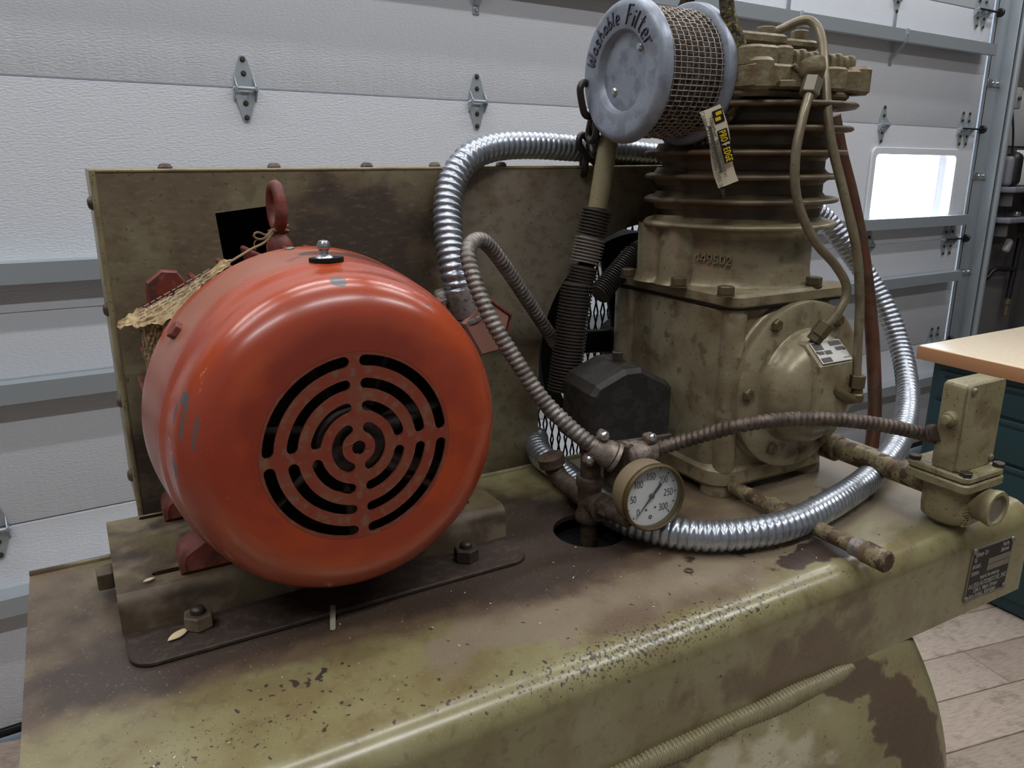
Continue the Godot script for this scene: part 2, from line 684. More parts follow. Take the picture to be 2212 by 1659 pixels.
	# --- motor
	var cover := painted(1024, 512, 131, Color(0.68, 0.285, 0.15), 0.25, [
		{"c": Color(0.60, 0.24, 0.16), "f": 0.005, "lo": 0.3, "hi": 0.8, "o": 0.85, "r": 0.32},
		{"c": Color(0.53, 0.20, 0.135), "f": 0.01, "lo": 0.2, "hi": 0.8, "o": 0.85, "r": 0.36, "a": 0.5, "b": [[0.25, 1.0, 0.22, 0.16, 0.8], [0.5, 1.0, 0.16, 0.14, 0.5]]},
		{"c": Color(0.62, 0.41, 0.34), "f": 0.008, "lo": 0.3, "hi": 0.8, "o": 0.8, "r": 0.6, "a": 0.6, "b": [[0.29, 0.2, 0.08, 0.2, 0.95], [0.4, 0.22, 0.08, 0.2, 0.9], [0.5, 0.25, 0.06, 0.2, 0.8], [0.16, 0.2, 0.06, 0.12, 0.6]]},
		{"c": Color(0.30, 0.19, 0.16), "f": 0.012, "lo": 0.45, "hi": 0.8, "o": 0.7, "a": 0.9, "b": [[0.23, 0.2, 0.05, 0.12, 0.75], [0.19, 0.24, 0.05, 0.06, 0.6]]},
		{"c": Color(0.36, 0.34, 0.35), "f": 0.03, "lo": 0.5, "hi": 0.56, "o": 0.95, "r": 0.5, "a": 0.6, "b": [[0.452, 0.59, 0.010, 0.012, 1.0], [0.455, 0.66, 0.018, 0.016, 1.0], [0.46, 0.735, 0.020, 0.010, 1.0], [0.435, 0.63, 0.008, 0.03, 0.9], [0.50, 0.62, 0.012, 0.02, 0.9], [0.253, 0.66, 0.008, 0.045, 1.0], [0.805, 0.60, 0.014, 0.03, 0.95], [0.768, 0.57, 0.016, 0.016, 0.9], [0.16, 0.70, 0.004, 0.015, 0.8]]},
		{"c": Color(0.85, 0.74, 0.68), "f": 0.08, "lo": 0.68, "hi": 0.72, "o": 0.8, "a": 1.2, "b": [[0.48, 0.56, 0.02, 0.06, 0.55], [0.575, 0.6, 0.015, 0.06, 0.65], [0.41, 0.68, 0.02, 0.04, 0.5], [0.2, 0.66, 0.1, 0.05, 0.4], [0.64, 0.65, 0.03, 0.06, 0.4]]},
		{"c": Color(0.80, 0.66, 0.6), "f": 0.12, "lo": 0.86, "hi": 0.9, "o": 0.6}], false)
	mat("orange_paint", W, 0.3, 0.0, cover, 0.0)
	M["orange_paint"].clearcoat_enabled = true
	M["orange_paint"].clearcoat = 0.35
	M["orange_paint"].clearcoat_roughness = 0.18
	var grille := painted(512, 512, 151, Color(0.52, 0.225, 0.16), 0.40, [
		{"c": Color(0.50, 0.29, 0.22), "f": 0.01, "lo": 0.4, "hi": 0.7, "o": 0.6},
		{"c": Color(0.47, 0.40, 0.31), "f": 0.03, "lo": 0.5, "hi": 0.75, "o": 0.55, "r": 0.6}])
	mat("grille_paint", W, 0.42, 0.0, grille, 5.0)
	var dull := painted(512, 512, 161, Color(0.47, 0.20, 0.155), 0.5, [
		{"c": Color(0.30, 0.17, 0.13), "f": 0.01, "lo": 0.42, "hi": 0.7, "o": 0.85, "r": 0.7},
		{"c": Color(0.55, 0.34, 0.29), "f": 0.012, "lo": 0.55, "hi": 0.75, "o": 0.6, "r": 0.7}])
	mat("dull_red", W, 0.5, 0.0, dull, 6.0, grit, 0.5)
	mat("dusty_red", Color(0.62, 0.44, 0.38), 0.6)
	# --- platform, guard, mount, tank: maps laid out over each part
	var chips := Color(0.20, 0.17, 0.145)
	var plat := painted(2048, 1024, 171, Color(0.535, 0.505, 0.355), 0.3, [
		{"c": Color(0.585, 0.555, 0.42), "f": 0.004, "lo": 0.4, "hi": 0.85, "o": 0.7, "w": 30.0},
		{"c": Color(0.46, 0.40, 0.27), "f": 0.006, "lo": 0.42, "hi": 0.85, "o": 0.6, "w": 40.0},
		{"c": Color(0.37, 0.30, 0.21), "f": 0.03, "lo": 0.58, "hi": 0.95, "o": 0.4, "w": 12.0},
		{"c": Color(0.52, 0.46, 0.385), "f": 0.010, "lo": 0.3, "hi": 0.6, "r": 0.55, "a": 0.9, "o": 0.85, "w": 15.0, "b": [[0.34, 0.56, 0.07, 0.07, 0.7], [0.46, 0.57, 0.12, 0.09, 0.85], [0.60, 0.56, 0.11, 0.09, 0.8], [0.78, 0.42, 0.16, 0.22, 0.75], [0.92, 0.42, 0.12, 0.25, 0.6]]},
		{"c": Color(0.39, 0.315, 0.245), "f": 0.007, "lo": 0.2, "hi": 0.75, "r": 0.6, "a": 0.6, "o": 0.85, "b": [[0.03, 0.2, 0.14, 0.28, 0.8], [0.15, 0.42, 0.14, 0.06, 0.9], [0.3, 0.43, 0.14, 0.07, 0.9], [0.42, 0.42, 0.12, 0.12, 0.9], [0.52, 0.36, 0.12, 0.16, 0.9], [0.60, 0.46, 0.12, 0.06, 0.6], [0.68, 0.3, 0.1, 0.12, 0.5], [0.55, 0.66, 0.1, 0.05, 0.45], [0.44, 0.655, 0.06, 0.04, 0.4]]},
		{"c": Color(0.235, 0.18, 0.145), "f": 0.010, "lo": 0.18, "hi": 0.75, "r": 0.65, "a": 0.5, "o": 0.92, "b": [[0.05, 0.22, 0.08, 0.2, 0.45], [0.10, 0.40, 0.06, 0.07, 0.5], [0.25, 0.40, 0.26, 0.065, 0.95], [0.42, 0.42, 0.1, 0.1, 0.7], [0.44, 0.3, 0.08, 0.2, 0.85], [0.52, 0.26, 0.05, 0.1, 0.6], [0.58, 0.4, 0.06, 0.08, 0.5]]},
		{"c": Color(0.215, 0.155, 0.135), "f": 0.012, "lo": 0.35, "hi": 0.5, "r": 0.45, "a": 0.9, "o": 0.85, "w": 20.0, "b": [[0.655, 0.645, 0.045, 0.03, 0.85], [0.70, 0.64, 0.03, 0.045, 0.8], [0.64, 0.55, 0.08, 0.025, 0.6], [0.82, 0.47, 0.03, 0.04, 0.55]]},
		{"c": Color(0.37, 0.295, 0.205), "f": 0.010, "lo": 0.25, "hi": 0.85, "r": 0.42, "a": 1.0, "o": 0.75, "w": 30.0, "b": [[0.56, 0.85, 0.12, 0.07, 0.6], [0.66, 0.85, 0.06, 0.10, 0.9], [0.40, 0.93, 0.06, 0.04, 0.5]]},
		{"c": Color(0.68, 0.64, 0.5), "f": 0.02, "k": 3, "lo": 0.88, "hi": 0.96, "o": 0.5, "w": 12.0},
		{"c": chips, "f": 0.11, "n": 3, "lo": 0.60, "hi": 0.63, "r": 0.6, "a": 1.3, "o": 0.92, "b": [[0.06, 0.60, 0.12, 0.08, 0.17], [0.2, 0.62, 0.16, 0.07, 0.18], [0.34, 0.71, 0.12, 0.03, 0.23], [0.44, 0.715, 0.1, 0.035, 0.26], [0.54, 0.71, 0.12, 0.03, 0.22], [0.62, 0.70, 0.12, 0.025, 0.20], [0.45, 0.67, 0.1, 0.03, 0.25]]},
		{"c": chips, "f": 0.045, "n": 2, "lo": 0.6, "hi": 0.62, "r": 0.6, "a": 1.4, "o": 0.92, "w": 10.0, "b": [[0.12, 0.62, 0.2, 0.08, 0.17], [0.195, 0.545, 0.03, 0.015, 0.55], [0.36, 0.69, 0.16, 0.02, 0.24], [0.6, 0.62, 0.3, 0.2, 0.10]]},
		{"c": Color(0.74, 0.68, 0.56), "f": 0.14, "lo": 0.8, "hi": 0.84, "r": 0.8, "o": 0.5}], false)
	mat("platform_paint", W, 0.4, 0.03, plat, 0.0)
	M["platform_paint"].clearcoat_enabled = true
	M["platform_paint"].clearcoat = 0.6
	M["platform_paint"].clearcoat_roughness = 0.24
	var gu := painted(1024, 512, 191, Color(0.52, 0.485, 0.375), 0.45, [
		{"c": Color(0.43, 0.37, 0.285), "f": 0.006, "lo": 0.3, "hi": 0.75, "o": 0.9, "r": 0.6, "w": 30.0},
		{"c": Color(0.545, 0.50, 0.44), "f": 0.012, "lo": 0.3, "hi": 0.7, "r": 0.7, "a": 0.8, "o": 0.8, "w": 20.0, "b": [[0.52, 0.3, 0.12, 0.35, 0.9], [0.68, 0.2, 0.1, 0.2, 0.6], [0.13, 0.55, 0.04, 0.2, 0.5]]},
		{"c": Color(0.37, 0.30, 0.22), "f": 0.008, "lo": 0.45, "hi": 0.56, "r": 0.5, "a": 0.8, "o": 0.7, "w": 30.0, "b": [[0.78, 0.45, 0.13, 0.3, 0.9], [0.9, 0.15, 0.15, 0.25, 0.8], [0.72, 0.8, 0.08, 0.3, 0.8]]},
		{"c": Color(0.26, 0.215, 0.18), "f": 0.009, "lo": 0.3, "hi": 0.75, "r": 0.7, "a": 0.9, "o": 0.85, "w": 25.0, "b": [[0.12, 0.75, 0.1, 0.25, 0.85], [0.2, 0.3, 0.1, 0.2, 0.5], [0.3, 0.15, 0.08, 0.14, 0.75], [0.36, 0.35, 0.08, 0.22, 0.6], [0.08, 1.0, 0.2, 0.2, 0.7]]},
		{"c": Color(0.62, 0.58, 0.45), "f": 0.015, "lo": 0.5, "hi": 0.56, "a": 0.7, "o": 0.8, "b": [[0.120, 0.345, 0.018, 0.05, 0.8], [0.165, 0.44, 0.02, 0.06, 0.5]]},
		{"c": Color(0.36, 0.30, 0.24), "f": 0.04, "lo": 0.5, "hi": 0.85, "o": 0.4, "w": 15.0},
		{"c": Color(0.62, 0.575, 0.49), "f": 0.05, "lo": 0.62, "hi": 0.85, "o": 0.3, "s": 0.4},
		{"c": chips, "f": 0.09, "lo": 0.82, "hi": 0.86, "o": 0.5}], false)
	mat("guard_paint", W, 0.45, 0.03, gu, 0.0, fine, 0.25)
	var mo := painted(512, 512, 211, Color(0.45, 0.40, 0.285), 0.5, [
		{"c": Color(0.32, 0.26, 0.2), "f": 0.004, "lo": 0.25, "hi": 0.8, "o": 0.9, "r": 0.6, "w": 10.0},
		{"c": Color(0.58, 0.53, 0.46), "f": 0.008, "lo": 0.5, "hi": 0.8, "o": 0.6, "r": 0.75},
		{"c": Color(0.24, 0.19, 0.16), "f": 0.010, "lo": 0.45, "hi": 0.95, "o": 0.8}])
	mat("mount_paint", W, 0.5, 0.03, mo, 3.0, grit, 0.4)
	var grease := painted(512, 512, 221, Color(0.22, 0.175, 0.145), 0.65, [
		{"c": Color(0.32, 0.255, 0.21), "f": 0.02, "lo": 0.5, "hi": 0.75, "o": 0.7},
		{"c": Color(0.6, 0.55, 0.48), "f": 0.13, "lo": 0.82, "hi": 0.86, "o": 0.6}])
	mat("greasy_steel", W, 0.7, 0.05, grease, 6.0, grit, 0.6)
	var ta := painted(1024, 1024, 231, Color(0.54, 0.505, 0.37), 0.32, [
		{"c": Color(0.48, 0.41, 0.30), "f": 0.004, "lo": 0.35, "hi": 0.85, "o": 0.7, "w": 20.0},
		{"c": Color(0.66, 0.62, 0.53), "f": 0.012, "lo": 0.3, "hi": 0.75, "o": 0.85, "a": 0.9, "w": 15.0, "b": [[0.33, 0.40, 0.16, 0.14, 0.8], [0.2, 0.25, 0.06, 0.2, 0.4]]},
		{"c": Color(0.34, 0.275, 0.225), "f": 0.010, "lo": 0.4, "hi": 0.56, "r": 0.4, "o": 0.85, "a": 0.9, "w": 30.0, "b": [[0.16, 0.60, 0.05, 0.06, 0.9], [0.26, 0.66, 0.09, 0.055, 1.0], [0.42, 0.70, 0.12, 0.05, 0.9], [0.6, 0.72, 0.2, 0.05, 0.7], [0.15, 0.2, 0.04, 0.2, 0.6]]},
		{"c": Color(0.80, 0.75, 0.66), "f": 0.06, "lo": 0.5, "hi": 0.72, "o": 0.6, "a": 1.2, "b": [[0.33, 0.40, 0.12, 0.1, 0.45]]},
		{"c": chips, "f": 0.10, "lo": 0.8, "hi": 0.84, "o": 0.7}])
	mat("tank_paint", W, 0.36, 0.03, ta, 0.0, fine, 0.3)
	M["tank_paint"].uv1_scale = Vector3(4, 2, 1)
	M["tank_paint"].uv1_offset = Vector3(-2.4, -0.8, 0)
	# --- the building
	var pebble := bumps(241, 0.05, 3.0, 0, 512, 0.35)
	mat("door_white", Color(0.80, 0.81, 0.83), 0.55, 0.0, null, 2.2, pebble, 0.35)
	mat("wall_white", Color(0.66, 0.66, 0.66), 0.8)
	mat("wall_dark", Color(0.36, 0.345, 0.34), 0.8)
	mat("ceiling_white", Color(0.75, 0.75, 0.75), 0.9)
	var plank := painted(512, 512, 251, Color(0.70, 0.64, 0.585), 0.8, [
		{"c": Color(0.62, 0.555, 0.50), "f": 0.02, "lo": 0.45, "hi": 0.7, "s": 0.1, "o": 0.8},
		{"c": Color(0.48, 0.42, 0.37), "f": 0.012, "lo": 0.6, "hi": 0.9, "o": 0.6},
		{"c": Color(0.76, 0.70, 0.64), "f": 0.03, "lo": 0.6, "hi": 0.75, "s": 0.15, "o": 0.6}])
	for i in 3:
		mat("floor_plank_%d" % i, [W, Color(0.9, 0.89, 0.88), Color(0.97, 0.96, 0.95)][i], 0.8, 0.0, plank, 1.4, wood_grain, 0.4)
	var glare_wood := painted(512, 512, 261, Color(0.97, 0.90, 0.79), 0.2, [
		{"c": Color(0.94, 0.85, 0.72), "f": 0.02, "lo": 0.45, "hi": 0.7, "s": 0.1, "o": 0.7}])
	mat("bench_wood_glare", W, 0.3, 0.0, glare_wood, 1.5)  # wood colour raised near white to paint in the window glare
	mat("bench_edge", Color(0.68, 0.49, 0.335), 0.45)
	mat("teal_paint", Color(0.09, 0.215, 0.235), 0.45)
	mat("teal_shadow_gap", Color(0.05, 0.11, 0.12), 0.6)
	mat("glass", Color(0.95, 0.97, 1.0, 0.06), 0.02)
	M["glass"].transparency = BaseMaterial3D.TRANSPARENCY_ALPHA
	mat("lamp_glow", Color(0.9, 0.9, 0.9), 0.5)
	M["lamp_glow"].emission_enabled = true
	M["lamp_glow"].emission = Color(1.0, 0.98, 0.95)
	M["lamp_glow"].emission_energy_multiplier = 3.0
	mat("black_plastic", Color(0.06, 0.06, 0.07), 0.45)
	mat("grey_plastic", Color(0.62, 0.62, 0.60), 0.5)
	mat("white_paper", Color(0.86, 0.86, 0.85), 0.6)
	mat("shelf_grey", Color(0.42, 0.42, 0.45), 0.5)
	# --- small things
	mat("dial_white", Color(0.84, 0.84, 0.83), 0.45)
	mat("bezel_paint", Color(0.60, 0.55, 0.42), 0.35, 0.1, oliv, 8.0)
	mat("gauge_case", Color(0.52, 0.46, 0.36), 0.45, 0.1)
	mat("ink", Color(0.03, 0.03, 0.035), 0.5)
	mat("needle_grey", Color(0.12, 0.125, 0.13), 0.4)
	mat("plate_black", Color(0.035, 0.033, 0.033), 0.35)
	mat("plate_silver", Color(0.55, 0.52, 0.46), 0.35, 0.5)
	mat("plate_bright", Color(0.90, 0.89, 0.86), 0.25, 0.5)
	mat("letter_grey", Color(0.62, 0.60, 0.56), 0.4, 0.1)
	var paper := painted(512, 512, 271, Color(0.72, 0.62, 0.46), 0.85, [
		{"c": Color(0.56, 0.46, 0.33), "f": 0.012, "lo": 0.45, "hi": 0.7, "o": 0.8},
		{"c": Color(0.82, 0.74, 0.58), "f": 0.02, "lo": 0.55, "hi": 0.7, "o": 0.7},
		{"c": Color(0.36, 0.30, 0.24), "f": 0.05, "lo": 0.64, "hi": 0.7, "o": 0.6}])
	mat("old_paper", W, 0.85, 0.0, paper, 8.0, grit, 0.8)
	mat("faded_print", Color(0.52, 0.45, 0.38), 0.8)
	mat("twine", Color(0.55, 0.46, 0.34), 0.9)
	mat("tag_cream", Color(0.84, 0.79, 0.68), 0.55)
	mat("label_black", Color(0.05, 0.05, 0.05), 0.5)
	mat("label_yellow", Color(0.90, 0.76, 0.08), 0.5)
	mat("label_grey", Color(0.30, 0.29, 0.27), 0.6)
	mat("sling_web", Color(0.40, 0.33, 0.20), 0.9, 0.0, foam, 10.0, grit, 1.0)
	var web := painted(256, 256, 281, Color(0.30, 0.26, 0.18), 0.9, [{"c": Color(0.62, 0.56, 0.25), "f": 0.05, "lo": 0.6, "hi": 0.68}, {"c": Color(0.10, 0.085, 0.07), "f": 0.06, "lo": 0.5, "hi": 0.62}])
	mat("sling_web", W, 0.9, 0.0, web, 9.0, grit, 1.5)
	mat("husk", Color(0.87, 0.78, 0.63), 0.8)
	mat("grey_cover", Color(0.36, 0.355, 0.345), 0.45, 0.1, dusty, 5.0)
	mat("pale_strip", Color(0.62, 0.62, 0.54), 0.35, 0.2)


# ---------------------------------------------------------------- the building (its own axes: x along the door, y up, z into the room)
func rbx(st: SurfaceTool, a: Vector3, b: Vector3, r := 0.003) -> void:
	rbox(st, (b - a).abs(), r, Transform3D(RB, room((a.x + b.x) / 2, (a.y + b.y) / 2, (a.z + b.z) / 2)), 1)


func room_box(called: String, m: Material, a: Vector3, b: Vector3) -> MeshInstance3D:
	var st := start()
	rbx(st, a, b)
	return structure(called, st, m)


func build_room() -> void:
	# wall with the garage door in it: two side pieces and a lintel
	var st := start()
	rbx(st, Vector3(4.66, -1.86, -0.2), Vector3(5.5, 2.4, -0.03))
	rbx(st, Vector3(-4.2, -1.86, -0.2), Vector3(-2.22, 2.4, -0.03))
	rbx(st, Vector3(-2.22, 1.8, -0.2), Vector3(4.66, 2.4, -0.03))
	structure("wall_back", st, M.wall_dark)
	room_box("wall_right", M.wall_dark, Vector3(5.5, -1.86, -0.2), Vector3(5.65, 2.4, 6.5))
	room_box("wall_left", M.wall_white, Vector3(-4.2, -1.86, -0.2), Vector3(-4.05, 2.4, 6.5))
	room_box("wall_front", M.wall_white, Vector3(-4.2, -1.86, 6.35), Vector3(5.65, 2.4, 6.5))
	room_box("ceiling", M.ceiling_white, Vector3(-4.2, 2.3, -0.2), Vector3(5.65, 2.42, 6.5))
	# plank floor: sub-floor with single boards on it, laid a little askew to the door
	var fl := room_box("floor", M.matt_black, Vector3(-4.2, -2.0, -0.2), Vector3(5.65, -1.872, 6.5))
	var rng := RandomNumberGenerator.new()
	rng.seed = 41
	var dir := Vector2(1, 0).rotated(deg_to_rad(14.0))
	var nrm := Vector2(-dir.y, dir.x)
	var kinds := []
	for k in 4:
		var s := start()
		rbox(s, Vector3([1.2, 1.8, 2.4, 3.0][k], 0.022, 0.181), 0.003, Transform3D.IDENTITY, 1)
		kinds.append(done(s))
	var lens := [1.2, 1.8, 2.4, 3.0]
	for row in range(-24, 46):
		var along_ := -3.2 - rng.randf() * 2.0
		while along_ < 7.5:
			var k := rng.randi_range(0, 3)
			var mid: Vector2 = dir * (along_ + lens[k] / 2.0) + nrm * (row * 0.185)
			along_ += lens[k] + 0.003
			if mid.x < -3.2 or mid.x > 5.0 or mid.y < 0.2 or mid.y > 6.0:
				continue
			# boards outside the picture or under the machine are not needed
			if mid.y > 3.6 and not (mid.x < 0.6 and mid.y < 2.6):
				continue
			var o := MeshInstance3D.new()
			o.name = "plank"
			o.mesh = kinds[k]
			o.material_override = M["floor_plank_%d" % rng.randi_range(0, 2)]
			fl.add_child(o, true)
			o.transform = fl.transform.affine_inverse() * Transform3D(RB * Basis(Vector3.UP, -deg_to_rad(14.0)), room(mid.x, -1.861 + rng.randf() * 0.0015, mid.y))


func hinge_leaf(st: SurfaceTool, x: float, y: float, up: float, hole: bool) -> void:
	var o := PackedVector2Array()
	for p in [Vector2(-0.029, 0.006), Vector2(0.029, 0.006), Vector2(0.029, 0.026), Vector2(0.011, 0.084), Vector2(0.007, 0.091), Vector2(-0.007, 0.091), Vector2(-0.011, 0.084), Vector2(-0.029, 0.026)]:
		o.append(Vector2(p.x, p.y * up))
	var holes := []
	if hole:
		holes.append(PackedVector2Array([Vector2(-0.012, 0.01 * up), Vector2(0.012, 0.01 * up), Vector2(0.006, 0.026 * up), Vector2(-0.006, 0.026 * up)]))
	slab(st, o, 0.0, 0.004, Transform3D(RB, room(x, y, 0.001)), holes, null, 20.0)
	for s in [-1, 1]:
		var e := PackedVector2Array([Vector2(0.0, -0.006 * up), Vector2(0.026, -0.006 * up), Vector2(0.026, 0.006 * up), Vector2(0.004, 0.034 * up), Vector2(0.0, 0.036 * up)])
		slab(st, e, -0.0015, 0.0015, Transform3D(Basis(RZ, RY, -RX), room(x + s * (0.031 if up < 0 else 0.027), y, 0.001)))


func build_hinge(parent: Node3D) -> Node3D:
	var h := Node3D.new()
	h.name = "hinge"
	parent.add_child(h, true)
	var up := start()
	hinge_leaf(up, 0, 0, 1.0, false)
	part("leaf", up, M.galvanised, h)
	var lo := start()
	hinge_leaf(lo, 0, 0, -1.0, true)
	part("leaf", lo, M.galvanised, h)
	var pin := start()
	cyl(pin, room(-0.036, 0, 0.02), room(0.036, 0, 0.02), 0.0055, 0.001, 12)
	part("pin", pin, M.galvanised, h)
	var sc := start()
	for y in [0.08, 0.042, -0.04, -0.08]:
		hexagon(sc, 0.0062, 0.005, Transform3D(Basis(RX, RZ, -RY), room(0, y, 0.005)), 0.008)
	part("screw", sc, M.dark_steel, h)
	return h


func strut_mesh(x0: float, x1: float, y: float) -> ArrayMesh:
	var st := start()
	var o := PackedVector2Array()
	for p in [Vector2(0, 0), Vector2(0, -0.0025), Vector2(-0.071, -0.0025), Vector2(-0.0715, -0.052), Vector2(-0.058, -0.055), Vector2(-0.058, -0.0575), Vector2(-0.074, -0.0545), Vector2(-0.0745, 0)]:
		o.append(p)
	# profile: local x towards the wall, y up, drawn out along the door
	slab(st, o, x0, x1, Transform3D(Basis(-RZ, RY, RX), room(0, y, 0)), [], null, 15.0)
	var d := done(st)
	return d


func build_door() -> void:
	var door := Node3D.new()
	door.name = "door_1"
	add_child(door)
	door.set_meta("kind", "structure")
	tag(door, "white sectional overhead garage door with steel struts and hinges", "garage door")
	var seams := [1.8, 1.2, 0.6, 0.0, -0.6, -1.2, -1.83]
	for i in seams.size() - 1:
		var st := start()
		if i == 3:
			var hole := rect_poly(3.70, -0.475, 4.46, -0.135, 0.03, 4)
			slab(st, rect_poly(-2.2, seams[i + 1] + 0.0015, 4.63, seams[i] - 0.0015), -0.045, 0.0, Transform3D(RB, room(0, 0, 0)), [hole])
		else:
			rbx(st, Vector3(-2.2, seams[i + 1] + 0.0015, -0.045), Vector3(4.63, seams[i] - 0.0015, 0.0), 0.004)
		part("door_section", st, M.door_white, door)
	# window let into the third section from the top of the picture
	var fr := start()
	slab(fr, rect_poly(3.675, -0.505, 4.485, -0.108, 0.04, 5), 0.0, 0.014, Transform3D(RB, room(0, 0, 0)), [rect_poly(3.71, -0.468, 4.45, -0.143, 0.025, 5)], null, 32.0, 0.004)
	var wf := part("window_frame", fr, M.door_white, door)
	var gl := start()
	rbx(gl, Vector3(3.69, -0.485, -0.024), Vector3(4.47, -0.125, -0.02), 0.0005)
	part("pane", gl, M.glass, wf)
	# horizontal steel struts
	for y in [0.43, -0.462, -0.778, -1.386]:
		var s := part("strut", strut_mesh(-2.15, 4.58, y), M.galvanised, door)
		for x in ([0.605, 1.39, 2.96, 3.745] if y > 0 else []):
			# straps that tie the strut to the hinge above and to the section below
			var st := start()
			rbx(st, Vector3(x - 0.012, y - 0.06, 0.0745), Vector3(x + 0.012, y + 0.004, 0.078), 0.001)
			rbox(st, Vector3(0.024, 0.003, 0.10), 0.001, Transform3D(RB * Basis(Vector3.RIGHT, -deg_to_rad(46)), room(x, y - 0.092, 0.04)), 1)
			rbx(st, Vector3(x - 0.012, y - 0.155, 0.0), Vector3(x + 0.012, y - 0.125, 0.004), 0.001)
			hexagon(st, 0.006, 0.005, Transform3D(Basis(RX, RZ, -RY), room(x, y - 0.14, 0.004)))
			hexagon(st, 0.006, 0.005, Transform3D(Basis(RX, RZ, -RY), room(x, y - 0.02, 0.078)))
			rbx(st, Vector3(x - 0.012, y + 0.01, 0.0), Vector3(x + 0.012, y + 0.085, 0.004), 0.001)
			part("strap", st, M.galvanised, s)
	# hinges along the seams
	var first: Node3D = null
	for spot in [[0.0, 0.605], [0.0, 1.39], [0.0, 2.175], [0.0, 2.96], [0.0, 3.745], [0.6, 3.745], [0.6, 1.39], [-0.6, 3.745], [-0.6, 2.96], [-1.2, -0.18], [-1.2, 3.745]] + [[0.6, 4.47], [0.6, 4.535], [0.0, 4.47], [0.0, 4.535], [-0.6, 4.47], [-0.6, 4.535], [-1.2, 4.47], [-1.2, 4.535]]:
		var h: Node3D
		if first == null:
			h = build_hinge(door)
			first = h
		else:
			h = first.duplicate()
			h.name = "hinge"
			door.add_child(h, true)
		h.position = RX * spot[1] + RY * spot[0]
	# rollers on the end hinges
	for y in [0.6, 0.0, -0.6, -1.2]:
		var st := start()
		cyl(st, room(4.45, y, 0.024), room(4.66, y, 0.024), 0.005, 0.0005, 10)
		lathe(st, [Vector2(0, 0), Vector2(0.018, 0), Vector2(0.023, 0.005), Vector2(0.023, 0.014), Vector2(0.018, 0.019), Vector2(0, 0.019)], aim(room(4.645, y, 0.024), RX), 20)
		part("roller", st, M.black_plastic, door)
	# rubber strip along the bottom edge
	var rb := start()
	rbx(rb, Vector3(-2.2, -1.856, -0.04), Vector3(4.63, -1.83, 0.006), 0.004)
	part("bottom_seal", rb, M.black_plastic, door)


